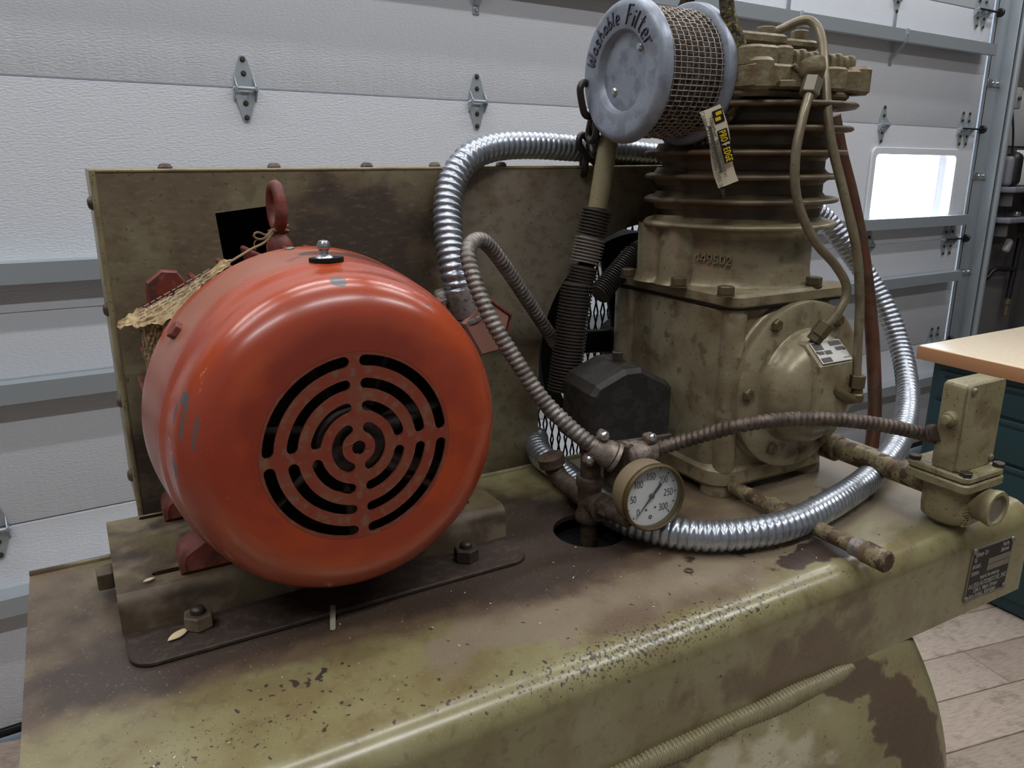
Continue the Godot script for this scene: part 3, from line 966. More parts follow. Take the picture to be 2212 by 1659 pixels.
func build_track_and_wall_things() -> void:
	var t := thing("door_track", "galvanised vertical track that guides the rollers of the garage door", "track", room(4.66, -1.86, 0.0))
	var st := start()
	# C-shaped rail
	var o := PackedVector2Array()
	for p in [Vector2(0.645, 0), Vector2(0.67, 0), Vector2(0.69, 0.012), Vector2(0.692, 0.05), Vector2(0.67, 0.066), Vector2(0.645, 0.066), Vector2(0.645, 0.063), Vector2(0.669, 0.063), Vector2(0.689, 0.048), Vector2(0.687, 0.014), Vector2(0.669, 0.003), Vector2(0.645, 0.003)]:
		o.append(Vector2(p.x + 3.985, p.y - 0.01))
	slab(st, o, -1.86, 1.9, Transform3D(Basis(RX, -RZ, RY), room(0, 0, 0)), [], null, 15.0)
	part("rail", st, M.galvanised, t)
	st = start()
	rbx(st, Vector3(4.68, -1.86, 0.0), Vector3(4.80, 1.95, 0.003), 0.001)
	rbx(st, Vector3(4.797, -1.86, 0.0), Vector3(4.80, 1.95, 0.06), 0.001)
	part("angle", st, M.galvanised, t)
	st = start()
	for y in [-1.4, -0.8, -0.25, 0.25, 0.75, 1.3]:
		st = start()
		rbx(st, Vector3(4.665, y - 0.02, 0.005), Vector3(4.80, y + 0.02, 0.010), 0.001)
		for x in [4.72, 4.77]:
			hexagon(st, 0.008, 0.006, Transform3D(Basis(RX, RZ, -RY), room(x, y, 0.01)))
		part("bracket", st, M.steel, t)
	# bright round conduit just beside the track
	st = start()
	cyl(st, room(4.86, -1.86, 0.05), room(4.86, 2.3, 0.05), 0.021, 0.0, 20)
	tag(part("conduit_pipe", st, M.galvanised), "tall galvanised round pipe standing against the wall just right of the door track", "pipe")
	# control box on the pipe
	t = thing("junction_box", "small pale grey box fixed beside the tall pipe at the right edge", "junction box", room(4.93, 0.16, 0.03))
	st = start()
	rbx(st, Vector3(4.89, 0.12, -0.028), Vector3(4.98, 0.235, 0.05), 0.006)
	part("body", st, M.grey_plastic, t)
	st = start()
	rbx(st, Vector3(4.93, 0.165, 0.05), Vector3(4.945, 0.185, 0.066), 0.003)
	part("switch_lever", st, M.dark_steel, t)
	# hanging cable with a black head
	t = thing("hanging_headset", "black ear defenders hanging on a cable under the small grey box", "ear defenders", room(4.95, -0.22, 0.05))
	st = start()
	tube(st, smooth([room(4.93, 0.12, 0.03), room(4.94, 0.0, 0.05), room(4.96, -0.12, 0.055), room(4.97, -0.25, 0.06), room(4.99, -0.45, 0.06), room(4.985, -0.6, 0.055)], 0.02), 0.006, 8)
	part("cable", st, M.black_plastic, t)
	st = start()
	rbox(st, Vector3(0.08, 0.19, 0.09), 0.036, Transform3D(RB, room(4.965, -0.215, 0.07)), 4)
	part("ear_cup", st, M.black_plastic, t)
	st = start()
	rbox(st, Vector3(0.05, 0.17, 0.07), 0.024, Transform3D(RB, room(4.918, -0.225, 0.06)), 4)
	part("ear_cup", st, M.shelf_grey, t)
	# spiral-bound white pad
	t = thing("spiral_pad", "white spiral-bound pad propped up on the upper shelf at the right edge", "notepad", room(5.1, -0.3, 0.06))
	st = start()
	rbx(st, Vector3(5.015, -0.305, 0.05), Vector3(5.24, -0.105, 0.062), 0.003)
	part("page", st, M.white_paper, t)
	st = start()
	for k in 16:
		var c := room(5.018, -0.295 + 0.0118 * k, 0.056)
		var ring := PackedVector3Array()
		for i in 11:
			ring.append(c + RX * cos(TAU * i / 10) * 0.009 + RZ * sin(TAU * i / 10) * 0.011)
		tube(st, ring, 0.0016, 5, false)
	part("spiral", st, M.black_plastic, t)
	# two shelves
	for k in 2:
		var y: float = [-0.345, -0.52][k]
		t = thing("wall_shelf", ["upper grey metal shelf on the dark wall, carrying the white pad", "lower grey metal shelf on the dark wall, empty but for a small metal piece"][k], "shelf", room(5.15, y, 0.03), "grey shelves on the dark wall")
		st = start()
		rbx(st, Vector3(4.885, y, -0.029), Vector3(5.48, y + 0.032, 0.14), 0.006)
		part("board", st, M.shelf_grey, t)
		st = start()
		rbx(st, Vector3(4.93, y - 0.08, -0.029), Vector3(4.945, y, 0.11), 0.003)
		part("bracket", st, M.wall_dark, t)
		st = start()
		rbx(st, Vector3(5.36, y - 0.08, -0.029), Vector3(5.375, y, 0.11), 0.003)
		part("bracket", st, M.wall_dark, t)
	# paper notice high on the wall
	st = start()
	rbx(st, Vector3(4.99, -0.08, -0.029), Vector3(5.46, 0.235, -0.022), 0.002)
	tag(part("notice_board", st, M.wall_white), "pale grey sheet fixed on the dark wall above the white pad", "sheet")
	st = start()
	rbox(st, Vector3(0.05, 0.03, 0.04), 0.01, Transform3D(RB, room(5.07, -0.470, 0.08)), 2)
	tag(part("metal_clip", st, M.steel), "small shiny metal piece lying on the lower wall shelf", "clip")
	# black air drop with a valve and hose end
	t = thing("air_drop", "black pipe drop with a hose coupling hanging on the dark wall", "pipe", room(5.2, -1.0, 0.05))
	st = start()
	tube(st, smooth([room(4.90, -0.86, 0.03), room(4.95, -0.85, 0.03), room(4.99, -0.80, 0.05), room(5.1, -0.805, 0.06), room(5.22, -0.81, 0.06)], 0.02), 0.014, 10)
	part("branch_pipe", st, M.black_plastic, t)
	st = start()
	cyl(st, room(5.215, -0.62, 0.06), room(5.19, -1.0, 0.06), 0.017, 0.003, 14)
	part("hose", st, M.black_plastic, t)
	st = start()
	cyl(st, room(5.19, -1.0, 0.06), room(5.185, -1.1, 0.06), 0.013, 0.003, 14)
	cyl(st, room(5.19, -0.99, 0.06), room(5.188, -1.03, 0.06), 0.019, 0.003, 6)
	part("coupling", st, M.bolt_bronze, t)
	st = start()
	rbox(st, Vector3(0.045, 0.085, 0.04), 0.015, Transform3D(RB * Basis(Vector3(0, 0, 1), -0.5), room(5.07, -0.66, 0.06)), 2)
	part("valve_handle", st, M.grey_plastic, t)
	st = start()
	rbx(st, Vector3(4.95, -1.86, -0.028), Vector3(5.35, -0.86, 0.012), 0.004)
	tag(part("cabinet_door", st, M.wall_dark), "tall dark grey panel on the wall behind the black pipe drop", "panel")


func build_workbench() -> void:
	var t := thing("workbench", "teal steel workbench with drawers and a thick wood top paled by painted window glare", "workbench", Vector3(3.3, -1.2, -1.2))
	var bx := Basis(Vector3.UP, deg_to_rad(0.0))
	var o := Vector3(2.93, -1.215, -1.81)
	var st := start()
	box(st, o + Vector3(0, 0.0, 0), o + Vector3(0.70, 0.885, 1.5), 0.004, 1, bx)
	part("cabinet", st, M.teal_paint, t)
	st = start()
	box(st, Vector3(2.885, -0.325, -1.855), Vector3(3.70, -0.27, -0.25), 0.006, 2, bx)
	var wt := part("wood_top", st, M.bench_wood_glare, t)
	st = start()
	box(st, Vector3(2.881, -0.325, -1.858), Vector3(2.886, -0.274, -0.25), 0.001, 1, bx)
	part("edge_band", st, M.bench_edge, wt)
	# drawers on the side that faces the compressor
	for col in 2:
		var y := -0.345
		for k in 4:
			var h: float = [0.125, 0.17, 0.22, 0.30][k]
			st = start()
			var z0 := o.z + 0.03 + col * 0.735
			box(st, Vector3(o.x - 0.014, y - h, z0), Vector3(o.x + 0.001, y - 0.012, z0 + 0.70), 0.004, 1, bx)
			var d := part("drawer", st, M.teal_paint, t)
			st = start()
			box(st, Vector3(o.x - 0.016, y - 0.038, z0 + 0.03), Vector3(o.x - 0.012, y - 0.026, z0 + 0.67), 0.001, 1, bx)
			part("pull_shade", st, M.teal_shadow_gap, d)  # darker teal strip paints the shade of a drawer groove
			y -= h


func build_lamps() -> void:
	var k := 0
	for row in [0.62, 1.55, 3.4]:
		for x in [-1.4, 0.6, 2.6, 4.5]:
			if row > 3.0 and x > 4.0:
				continue
			var c := room(x, 2.24, row)
			var t := thing("ceiling_lamp", "long white ceiling lamp hung %s, %s" % [["close along the garage door", "over the compressor", "at the back of the shop"][[0.62, 1.55, 3.4].find(row)], ["at its left end", "left of its middle", "right of its middle", "at its right end"][k % 4]], "ceiling lamp", c, "ceiling lamps")
			k += 1
			if row > 3.0 and x > 2.0:
				k += 1
			var st := start()
			rbx(st, Vector3(x - 0.75, 2.235, row - 0.08), Vector3(x + 0.75, 2.30, row + 0.08), 0.006)
			part("housing", st, M.ceiling_white, t)
			st = start()
			rbx(st, Vector3(x - 0.74, 2.222, row - 0.06), Vector3(x + 0.74, 2.236, row + 0.06), 0.005)
			part("tube_cover", st, M.lamp_glow, t)
			var l := AreaLight3D.new()
			l.name = "lamp_light"
			l.area_size = Vector2(1.46, 0.11)
			l.light_energy = LAMP[[0.62, 1.55, 3.4].find(row)]
			l.light_color = Color(0.975, 0.985, 1.0)
			l.area_range = 14.0
			l.shadow_enabled = true
			t.add_child(l)
			l.transform = Transform3D(Basis(RX, -RZ, RY), -RY * 0.025)


# ---------------------------------------------------------------- the compressor: platform and tank
const PX0 := -0.086
const PX1 := 1.083


func plate_uv(x: float, s: float) -> Vector2:
	return Vector2((x + 0.09) / 1.18, s / 0.628)


func bent(st: SurfaceTool, prof: Array, s0: float, thick: float) -> void:
	# a bent edge of the platform: profile (z, y) along its outer face, drawn out in x
	var outer := []
	var inner := []
	for i in prof.size():
		var d: Vector2 = (prof[mini(i + 1, prof.size() - 1)] - prof[maxi(i - 1, 0)]).normalized()
		outer.append(prof[i])
		inner.append(prof[i] + Vector2(d.y, -d.x) * thick * (1 if s0 >= 0 else 1))
	for side in 2:
		st.set_smooth_group(1 + side)
		var rows := []
		var uvs := []
		var s := absf(s0)
		var src: Array = outer if side == 0 else inner
		for i in src.size():
			if i > 0:
				s += (src[i] - src[i - 1]).length() * signf(s0)
			var row := []
			var uv := []
			for k in 25:
				var x := lerpf(PX0, PX1, k / 24.0)
				row.append(Vector3(x, src[i].y, src[i].x))
				uv.append(plate_uv(x, s))
			if side == 0:
				row.reverse()
				uv.reverse()
			rows.append(row)
			uvs.append(uv)
		if s0 < 0:
			for r in rows:
				r.reverse()
			for r in uvs:
				r.reverse()
		grid(st, rows, uvs)
	st.set_smooth_group(3)
	for x in [PX0, PX1]:
		for i in outer.size() - 1:
			var u := plate_uv(x, 0.4)
			var A := Vector3(x, outer[i].y, outer[i].x)
			var B := Vector3(x, outer[i + 1].y, outer[i + 1].x)
			var C := Vector3(x, inner[i + 1].y, inner[i + 1].x)
			var D := Vector3(x, inner[i].y, inner[i].x)
			if x == PX0:
				tri(st, A, B, C, u, u, u)
				tri(st, A, C, D, u, u, u)
			else:
				tri(st, B, A, C, u, u, u)
				tri(st, A, D, C, u, u, u)
	# bottom lip
	var a: Vector2 = outer[-1]
	var b: Vector2 = inner[-1]
	var u2 := plate_uv(0.3, 0.5)
	tri(st, Vector3(PX0, a.y, a.x), Vector3(PX0, b.y, b.x), Vector3(PX1, b.y, b.x), u2, u2, u2)
	tri(st, Vector3(PX0, a.y, a.x), Vector3(PX1, b.y, b.x), Vector3(PX1, a.y, a.x), u2, u2, u2)


func build_platform() -> void:
	var t := thing("air_tank", "olive steel air tank with the grimy channel platform welded along its top", "air tank", Vector3(0.4, -0.64, -0.725))
	var st := start()
	var top := rect_poly(PX0, 0.530, PX1, 0.943)
	slab(st, top, -0.006, 0.0, Transform3D(Basis(Vector3.RIGHT, Vector3(0, 0, -1), Vector3.UP), Vector3.ZERO), [circle_poly(Vector2(0.522, 0.732), 0.046, 44)], func(p: Vector2) -> Vector2: return plate_uv(p.x, 0.957 - p.y))
	var front := []
	for p in arc_pts(Vector2(-0.530, -0.030), 0.030, 90, 0, 14):
		front.append(p)
	front[0] = Vector2(-0.530, 0)
	front.append(Vector2(-0.5, -0.06))
	front.append(Vector2(-0.5, -0.126))
	bent(st, front, 0.427, 0.006)
	var back := []
	for p in arc_pts(Vector2(-0.939, -0.018), 0.018, 90, 180, 8):
		back.append(p)
	back[0] = Vector2(-0.943, 0)
	back.append(Vector2(-0.957, -0.126))
	bent(st, back, -0.014, 0.006)
	part("platform", st, M.platform_paint, t)
	# tank: a long shell with a dished head
	st = start()
	var prof := []
	for k in 9:
		var a := PI / 2 * k / 8
		prof.append(Vector2(0.305 * sin(a), 0.14 - 0.14 * cos(a)))
	prof.append(Vector2(0.305, 0.5))
	prof.append(Vector2(0.305, 0.95))
	var xf := Transform3D(Basis(Vector3(0, 0, -1), Vector3(1, 0, 0), Vector3(0, -1, 0)).orthonormalized(), Vector3(-0.13, -0.33, -0.725))
	for k in range(1, 11):
		var a := PI / 2 * k / 10
		prof.append(Vector2(0.305 * cos(a), 0.95 + 0.15 * sin(a)))
	lathe(st, prof, xf, 72, 40)
	part("tank_shell", st, M.tank_paint, t)
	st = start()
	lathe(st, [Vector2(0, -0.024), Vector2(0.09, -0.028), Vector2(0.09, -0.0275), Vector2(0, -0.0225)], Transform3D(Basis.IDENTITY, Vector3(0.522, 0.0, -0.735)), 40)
	part("hole_shade_disc", st, M.matt_black, t)  # plain black disc paints the shade seen down the platform hole
	# weld between platform and tank
	st = start()
	var pts := PackedVector3Array()
	var rng := RandomNumberGenerator.new()
	rng.seed = 5
	for i in 1200:
		var x := -0.08 + 0.82 * i / 1199.0
		pts.append(Vector3(x, -0.1305 + 0.0006 * sin(x * 61.0), -0.5010 + 0.0006 * sin(x * 43.0)))
	tube(st, pts, func(s: float, a: float) -> float: return 0.0108 * minf(1.0, 0.35 + (0.825 - s) * 18.0) * (1.0 + 0.26 * absf(sin(s * 600.0 + 1.6 * sin(a))) + 0.05 * sin(s * 47.0)), 16, true)
	part("weld_bead", st, M.olive_paint, t)
	# legs down to the floor
	for x in [0.05, 0.68]:
		st = start()
		box(st, Vector3(x - 0.03, -1.195, -0.92), Vector3(x + 0.03, -0.56, -0.53), 0.005)
		part("leg", st, M.black_iron, t)
	# data plate on the front of the platform
	st = start()
	var pl := Transform3D(Basis(Vector3(1, -0.03, 0).normalized(), Vector3(0.03, 1, 0).normalized(), Vector3(0, 0, 1)), Vector3(0.997, -0.0705, -0.5))
	slab(st, rect_poly(-0.046, -0.038, 0.046, 0.038), 0.0, 0.0016, pl, [], null, 32.0, 0.0004)
	var dp := part("data_plate", st, M.plate_silver, t)
	st = start()
	slab(st, rect_poly(-0.0435, -0.0355, 0.0435, 0.0355), 0.0014, 0.0019, pl)
	part("black_field", st, M.plate_black, dp)
	st = start()
	slab(st, rect_poly(-0.008, 0.0085, 0.042, 0.0165), 0.0017, 0.0023, pl)
	slab(st, rect_poly(-0.008, -0.0008, 0.042, 0.0072), 0.0017, 0.0023, pl)
	part("blank_field", st, M.plate_silver, dp)
	var lines := [["When Or", -0.040, 0.0280, 0.0062], ["Parts", 0.020, 0.0310, 0.0058], ["Gi", -0.040, 0.0205, 0.0058], ["Below", 0.018, 0.0235, 0.0058], ["MODEL", -0.042, 0.0115, 0.0052], ["SERIAL", -0.042, 0.0015, 0.0052], ["ALLIED AUTOMOTIVE, INC.", -0.0425, -0.0165, 0.0063], ["534 S. Main Street", -0.030, -0.0245, 0.0058], ["Ann Arbor, Michigan", -0.038, -0.0320, 0.0058], ["Sold & Serviced by", -0.020, -0.0075, 0.0032]]
	for l in lines:
		var w := words(l[0], l[3], 0.0006, Transform3D.IDENTITY)
		var bb := w.get_aabb()
		var squeeze := 0.82
		var at := pl * Transform3D(Basis.IDENTITY.scaled(Vector3(squeeze, 1, 1)), Vector3(l[1] - bb.position.x * squeeze, l[2], 0.0021))
		part("lettering", words(l[0], l[3], 0.0006, at), M.letter_grey, dp)
	for c in [Vector2(-0.042, 0.034), Vector2(0.042, 0.034), Vector2(-0.042, -0.034), Vector2(0.042, -0.034)]:
		st = start()
		lathe(st, [Vector2(0.0042, 0), Vector2(0.0040, 0.0012), Vector2(0.0026, 0.0024), Vector2(0.001, 0.0020), Vector2(0, 0.0016)], aim(pl * Vector3(c.x, c.y, 0.0016), Vector3(0, 0, 1)), 14)
		part("rivet", st, M.plate_silver, dp)


# ---------------------------------------------------------------- slide base under the motor
const TOPS := Basis(Vector3(1, 0, 0), Vector3(0, 0, -1), Vector3(0, 1, 0))


func build_mount() -> void:
	var t := thing("motor_slide_base", "greasy pressed-steel slide base bolted to the platform under the orange motor", "motor base", Vector3(0.207, 0.0, -0.85))
	var st := start()
	# flange with rounded corners, then the raised channel
	slab(st, rect_poly(-0.002, 0.70, 0.419, 0.775, 0.022, 6), 0.0005, 0.0055, Transform3D(TOPS, Vector3.ZERO), [], null, 32.0, 0.0012)
	part("front_flange", st, M.greasy_steel, t)
	st = start()
	slab(st, rect_poly(-0.002, 0.945, 0.419, 1.0, 0.022, 6), 0.0005, 0.0055, Transform3D(TOPS, Vector3.ZERO), [], null, 32.0, 0.0012)
	part("rear_flange", st, M.greasy_steel, t)
	st = start()
	var holes := []
	for x in [0.030, 0.325]:
		for z in [0.795, 0.94]:
			holes.append(rect_poly(x, z - 0.0045, x + 0.06, z + 0.0045, 0.004, 4))
	slab(st, rect_poly(-0.004, 0.771, 0.418, 0.948), 0.039, 0.044, Transform3D(TOPS, Vector3.ZERO), holes)
	# front and rear walls with rounded bends
	for k in 2:
		var poly := PackedVector2Array()
		for p in arc_pts(Vector2(0, 0), 0.012, 90, 0, 6):
			poly.append(p)
		poly.append(Vector2(0.014, -0.027))
		poly.append(Vector2(0.009, -0.027))
		for p in arc_pts(Vector2(0, 0), 0.007, 0, 90, 5):
			poly.append(p)
		if k == 0:
			slab(st, poly, -0.004, 0.418, Transform3D(Basis(Vector3(0, 0, 1), Vector3.UP, Vector3(-1, 0, 0)), Vector3(0.414, 0.032, -0.773)))
		else:
			slab(st, poly, -0.004, 0.418, Transform3D(Basis(Vector3(0, 0, -1), Vector3.UP, Vector3(1, 0, 0)), Vector3(0.0, 0.032, -0.946)))
	part("channel", st, M.mount_paint, t)
	st = start()
	slab(st, rect_poly(0.766, 0.003, 0.953, 0.040, 0.006, 3), -0.002, 0.003, Transform3D(Basis(Vector3(0, 0, -1), Vector3.UP, Vector3(1, 0, 0)), Vector3.ZERO))
	slab(st, rect_poly(0.766, 0.003, 0.953, 0.040, 0.006, 3), 0.410, 0.415, Transform3D(Basis(Vector3(0, 0, -1), Vector3.UP, Vector3(1, 0, 0)), Vector3.ZERO))
	part("end_plate", st, M.mount_paint, t)
	# adjusting screw in the end plate
	st = start()
	rbox(st, Vector3(0.016, 0.020, 0.020), 0.002, Transform3D(Basis(Vector3.RIGHT, 0.15), Vector3(-0.012, 0.0205, -0.86)), 2)
	cyl(st, Vector3(-0.005, 0.0205, -0.86), Vector3(0.08, 0.0205, -0.86), 0.006, 0.001, 12)
	part("adjusting_screw", st, M.mount_paint, t)
	for p in [Vector2(0.063, -0.741), Vector2(0.351, -0.733)]:
		st = start()
		hexagon(st, 0.0145, 0.0150, Transform3D(Basis(Vector3.UP, 0.35), Vector3(p.x, 0.0055, p.y)), 0.0)
		part("nut", st, M.mount_paint if p.x < 0.2 else M.greasy_steel, t)
		st = start()
		lathe(st, [Vector2(0.0072, 0), Vector2(0.0066, 0.0015), Vector2(0.0072, 0.003), Vector2(0.0066, 0.0045), Vector2(0.0072, 0.006), Vector2(0.0058, 0.008), Vector2(0, 0.0082)], Transform3D(Basis.IDENTITY, Vector3(p.x, 0.018, p.y)), 16, 60)
		part("stud", st, M.dark_steel, t)


# ---------------------------------------------------------------- motor
const MC := Vector3(0.2075, 0.194, -0.655)


func build_motor() -> void:
	var t := thing("electric_motor", "large orange electric motor with a round slotted fan cover facing the camera", "motor", Vector3(0.2075, 0.044, -0.80))
	# fan cover: flared skirt, crease, rounded shoulder, flat face; then the slotted grille
	var prof := [Vector2(0.1655, 0.0), Vector2(0.1675, 0.004), Vector2(0.1670, 0.012), Vector2(0.1645, 0.05), Vector2(0.1612, 0.084), Vector2(0.1603, 0.089), Vector2(0.1575, 0.094), Vector2(0.1560, 0.1)]
	for p in arc_pts(Vector2(0.1115, 0.108), 0.0435, 0, 90, 12):
		prof.append(Vector2(p.x, 0.104 + (p.y - 0.104)))
	prof.append(Vector2(0.0897, 0.1515))
	var st := start()
	lathe(st, prof, aim(MC + Vector3(0, 0, -0.1515), Vector3(0, 0, 1)), 120, 25)
	# inside face so the sheet has thickness at the rear rim
	lathe(st, [Vector2(0.1635, 0.14), Vector2(0.1635, 0.0), Vector2(0.1655, 0.0)].slice(1), aim(MC + Vector3(0, 0, -0.1515), Vector3(0, 0, 1)), 120)
	part("fan_cover", st, M.orange_paint, t)
	st = start()
	var holes := [circle_poly(Vector2.ZERO, 0.0064, 24)]
	# four quadrants of slots; the spokes lean nine degrees
	for q in 4:
		for k in 4:
			if k == 0 and q % 2 == 0:
				continue
			var ri: float = [0.0154, 0.0350, 0.0558, 0.0766][k]
			var ro: float = [0.0254, 0.0448, 0.0656, 0.0868][k]
			var mid := (ri + ro) / 2.0
			var half := (ro - ri) / 2.0
			var gap := rad_to_deg(asin((0.0046 + half) / mid))
			var a0 := 90.0 * q + gap
			var a1 := 90.0 * (q + 1) - gap
			if k == 0:
				a0 = 90.0 * q + gap
				a1 = 90.0 * q + 180.0 - gap
			var s := []
			s.append_array(arc_pts(Vector2.ZERO, ro, a0, a1, 14))
			var e1 := Vector2(cos(deg_to_rad(a1)), sin(deg_to_rad(a1))) * mid
			s.append_array(arc_pts(e1, half, a1, a1 + 180, 6).slice(1, 6))
			s.append_array(arc_pts(Vector2.ZERO, ri, a1, a0, 14))
			var e0 := Vector2(cos(deg_to_rad(a0)), sin(deg_to_rad(a0))) * mid
			s.append_array(arc_pts(e0, half, a0 + 180, a0 + 360, 6).slice(1, 6))
			holes.append(PackedVector2Array(s))
	slab(st, circle_poly(Vector2.ZERO, 0.0899, 96), -0.0022, 0.0, Transform3D(Basis.IDENTITY, MC), holes)
	part("grille", st, M.grille_paint, t)
	# fan behind the grille
	st = start()
	cyl(st, MC + Vector3(0, 0, -0.09), MC + Vector3(0, 0, -0.012), 0.034, 0.006, 32)
	cyl(st, MC + Vector3(0, 0, -0.03), MC + Vector3(0, 0, -0.007), 0.012, 0.001, 20)
	for k in 7:
		var b := Basis(Vector3(0, 0, 1), TAU * k / 7 + 0.3)
		rbox(st, Vector3(0.10, 0.007, 0.045), 0.002, Transform3D(b * Basis(Vector3(1, 0, 0), 0.5), MC + b * Vector3(0.085, 0, -0.045)), 1)
	cyl(st, MC + Vector3(0, 0, -0.085), MC + Vector3(0, 0, -0.075), 0.135, 0.002, 48)
	part("fan", st, M.greasy_steel, t)
	# stator body with cooling ribs, end bell
	st = start()
	lathe(st, [Vector2(0.02, 0), Vector2(0.06, 0.0), Vector2(0.13, 0.02), Vector2(0.143, 0.035), Vector2(0.143, 0.20), Vector2(0.10, 0.24)], aim(MC + Vector3(0, 0, -0.308), Vector3(0, 0, 1)), 64)
	part("stator_body", st, M.dull_red, t)
	for k in 30:
		var a := TAU * k / 30 + 0.1
		if sin(a) < -0.55 or (cos(a) > 0.75 and absf(sin(a)) < 0.7):
			continue
		st = start()
		var b := Basis(Vector3(0, 0, 1), a)
		rbox(st, Vector3(0.026, 0.006, 0.15 if k % 3 else 0.11), 0.0025, Transform3D(b, MC + b * Vector3(0.147, 0, 0) + Vector3(0, 0, -0.215)), 2)
		part("cooling_rib", st, M.dull_red, t)
	# feet
	for x in [-1, 1]:
		for z in [-0.795, -0.932]:
			st = start()
			var o := PackedVector2Array([Vector2(0.062, 0), Vector2(0.152, 0), Vector2(0.152, 0.014), Vector2(0.149, 0.022), Vector2(0.142, 0.027), Vector2(0.11, 0.045), Vector2(0.062, 0.05)])
			slab(st, o, -0.02, 0.02, Transform3D(Basis(Vector3(x, 0, 0), Vector3.UP, Vector3(0, 0, x)), Vector3(MC.x, 0.0445, z)), [], null, 40.0, 0.004)
			part("foot", st, M.dull_red, t)
	# lifting eye
	var et := MC + Vector3(0.0, 0.156, -0.245)
	st = start()
	var ring := PackedVector3Array()
	var rb := Basis(Vector3.UP, 0.03)
	for i in 33:
		var a := TAU * i / 32 - PI / 2
		ring.append(et + Vector3(0, 0.045, 0) + rb * Vector3(0, sin(a) * 0.0225, cos(a) * 0.0185))
	tube(st, ring, 0.0068, 14, false)
	lathe(st, [Vector2(0.0145, -0.012), Vector2(0.0145, 0.004), Vector2(0.0115, 0.010), Vector2(0.0075, 0.016), Vector2(0.0075, 0.024), Vector2(0, 0.026)], Transform3D(Basis.IDENTITY, et), 24)
	part("eye_bolt", st, M.dull_red, t)
	# grease fitting in a dark slot on top of the cover
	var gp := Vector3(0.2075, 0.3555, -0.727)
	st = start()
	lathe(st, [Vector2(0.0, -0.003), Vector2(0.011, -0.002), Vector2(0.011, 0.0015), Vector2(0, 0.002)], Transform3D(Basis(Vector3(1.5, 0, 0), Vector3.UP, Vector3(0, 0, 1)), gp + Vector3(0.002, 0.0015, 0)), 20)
	part("slot_rim", st, M.matt_black, t)
	st = start()
	lathe(st, [Vector2(0.0095, 0.002), Vector2(0.0075, 0.0045), Vector2(0.0042, 0.006), Vector2(0.0038, 0.0085), Vector2(0.0066, 0.012), Vector2(0.0066, 0.0145), Vector2(0.0045, 0.0185), Vector2(0, 0.0195)], Transform3D(Basis.IDENTITY, gp), 16, 40)
	part("grease_fitting", st, M.steel, t)
	# screws that hold the cover
	for a in [142.0, 38.0, 95.0]:
		var d := Vector3(cos(deg_to_rad(a)), sin(deg_to_rad(a)), 0)
		var n := (d + Vector3(0, 0, 0.09)).normalized()
		var at := MC + d * 0.1625 + Vector3(0, 0, -0.108)
		st = start()
		if a != 95.0:
			hexagon(st, 0.0085, 0.007, aim(at, n), 0.0115)
			part("cover_screw", st, M.dull_red, t)
		else:
			lathe(st, [Vector2(0.005, 0), Vector2(0.0045, 0.003), Vector2(0, 0.004)], aim(MC + d * 0.1655 + Vector3(0, 0, -0.14), n), 12)
			part("cover_screw", st, M.steel, t)
	# vent slot at the left, and a dark lifting lug behind it
	st = start()
	var ds := Vector3(cos(deg_to_rad(151.0)), sin(deg_to_rad(151.0)), 0)
	rbox(st, Vector3(0.003, 0.006, 0.022), 0.001, Transform3D(Basis(Vector3(0, 0, 1), deg_to_rad(151.0)), MC + ds * 0.1618 + Vector3(0, 0, -0.113)), 1)
	part("vent_slot", st, M.matt_black, t)
	st = start()
	var lug := PackedVector2Array()
	for p in [Vector2(-0.022, -0.022), Vector2(0.022, -0.022), Vector2(0.024, 0.0), Vector2(0.012, 0.018), Vector2(-0.004, 0.02), Vector2(-0.02, 0.008)]:
		lug.append(p)
	slab(st, lug, -0.006, 0.006, Transform3D(Basis.IDENTITY, Vector3(0.0886, 0.3114, -0.9250)), [], null, 32.0, 0.002)
	part("lug", st, M.dull_red, t)
	# terminal box on the right
	st = start()
	var tz := -0.862
	var corners := [Vector3(0.4439, 0.2816, -0.8620), Vector3(0.4821, 0.2540, -0.8620), Vector3(0.4698, 0.2093, -0.8620), Vector3(0.4391, 0.2052, -0.8620), Vector3(0.4140, 0.2495, -0.8620)]
	var tp := PackedVector2Array()
	for q in corners:
		tp.append(Vector2(q.x, q.y))
	slab(st, tp, -0.94, tz, Transform3D.IDENTITY, [], null, 32.0, 0.003)
	var bx := part("terminal_box", st, M.dusty_red, t)
	st = start()
	var rim := PackedVector3Array([corners[0], corners[1], corners[2]])
	tube(st, rim, 0.0022, 8)
	part("lid_edge", st, M.dull_red, bx)


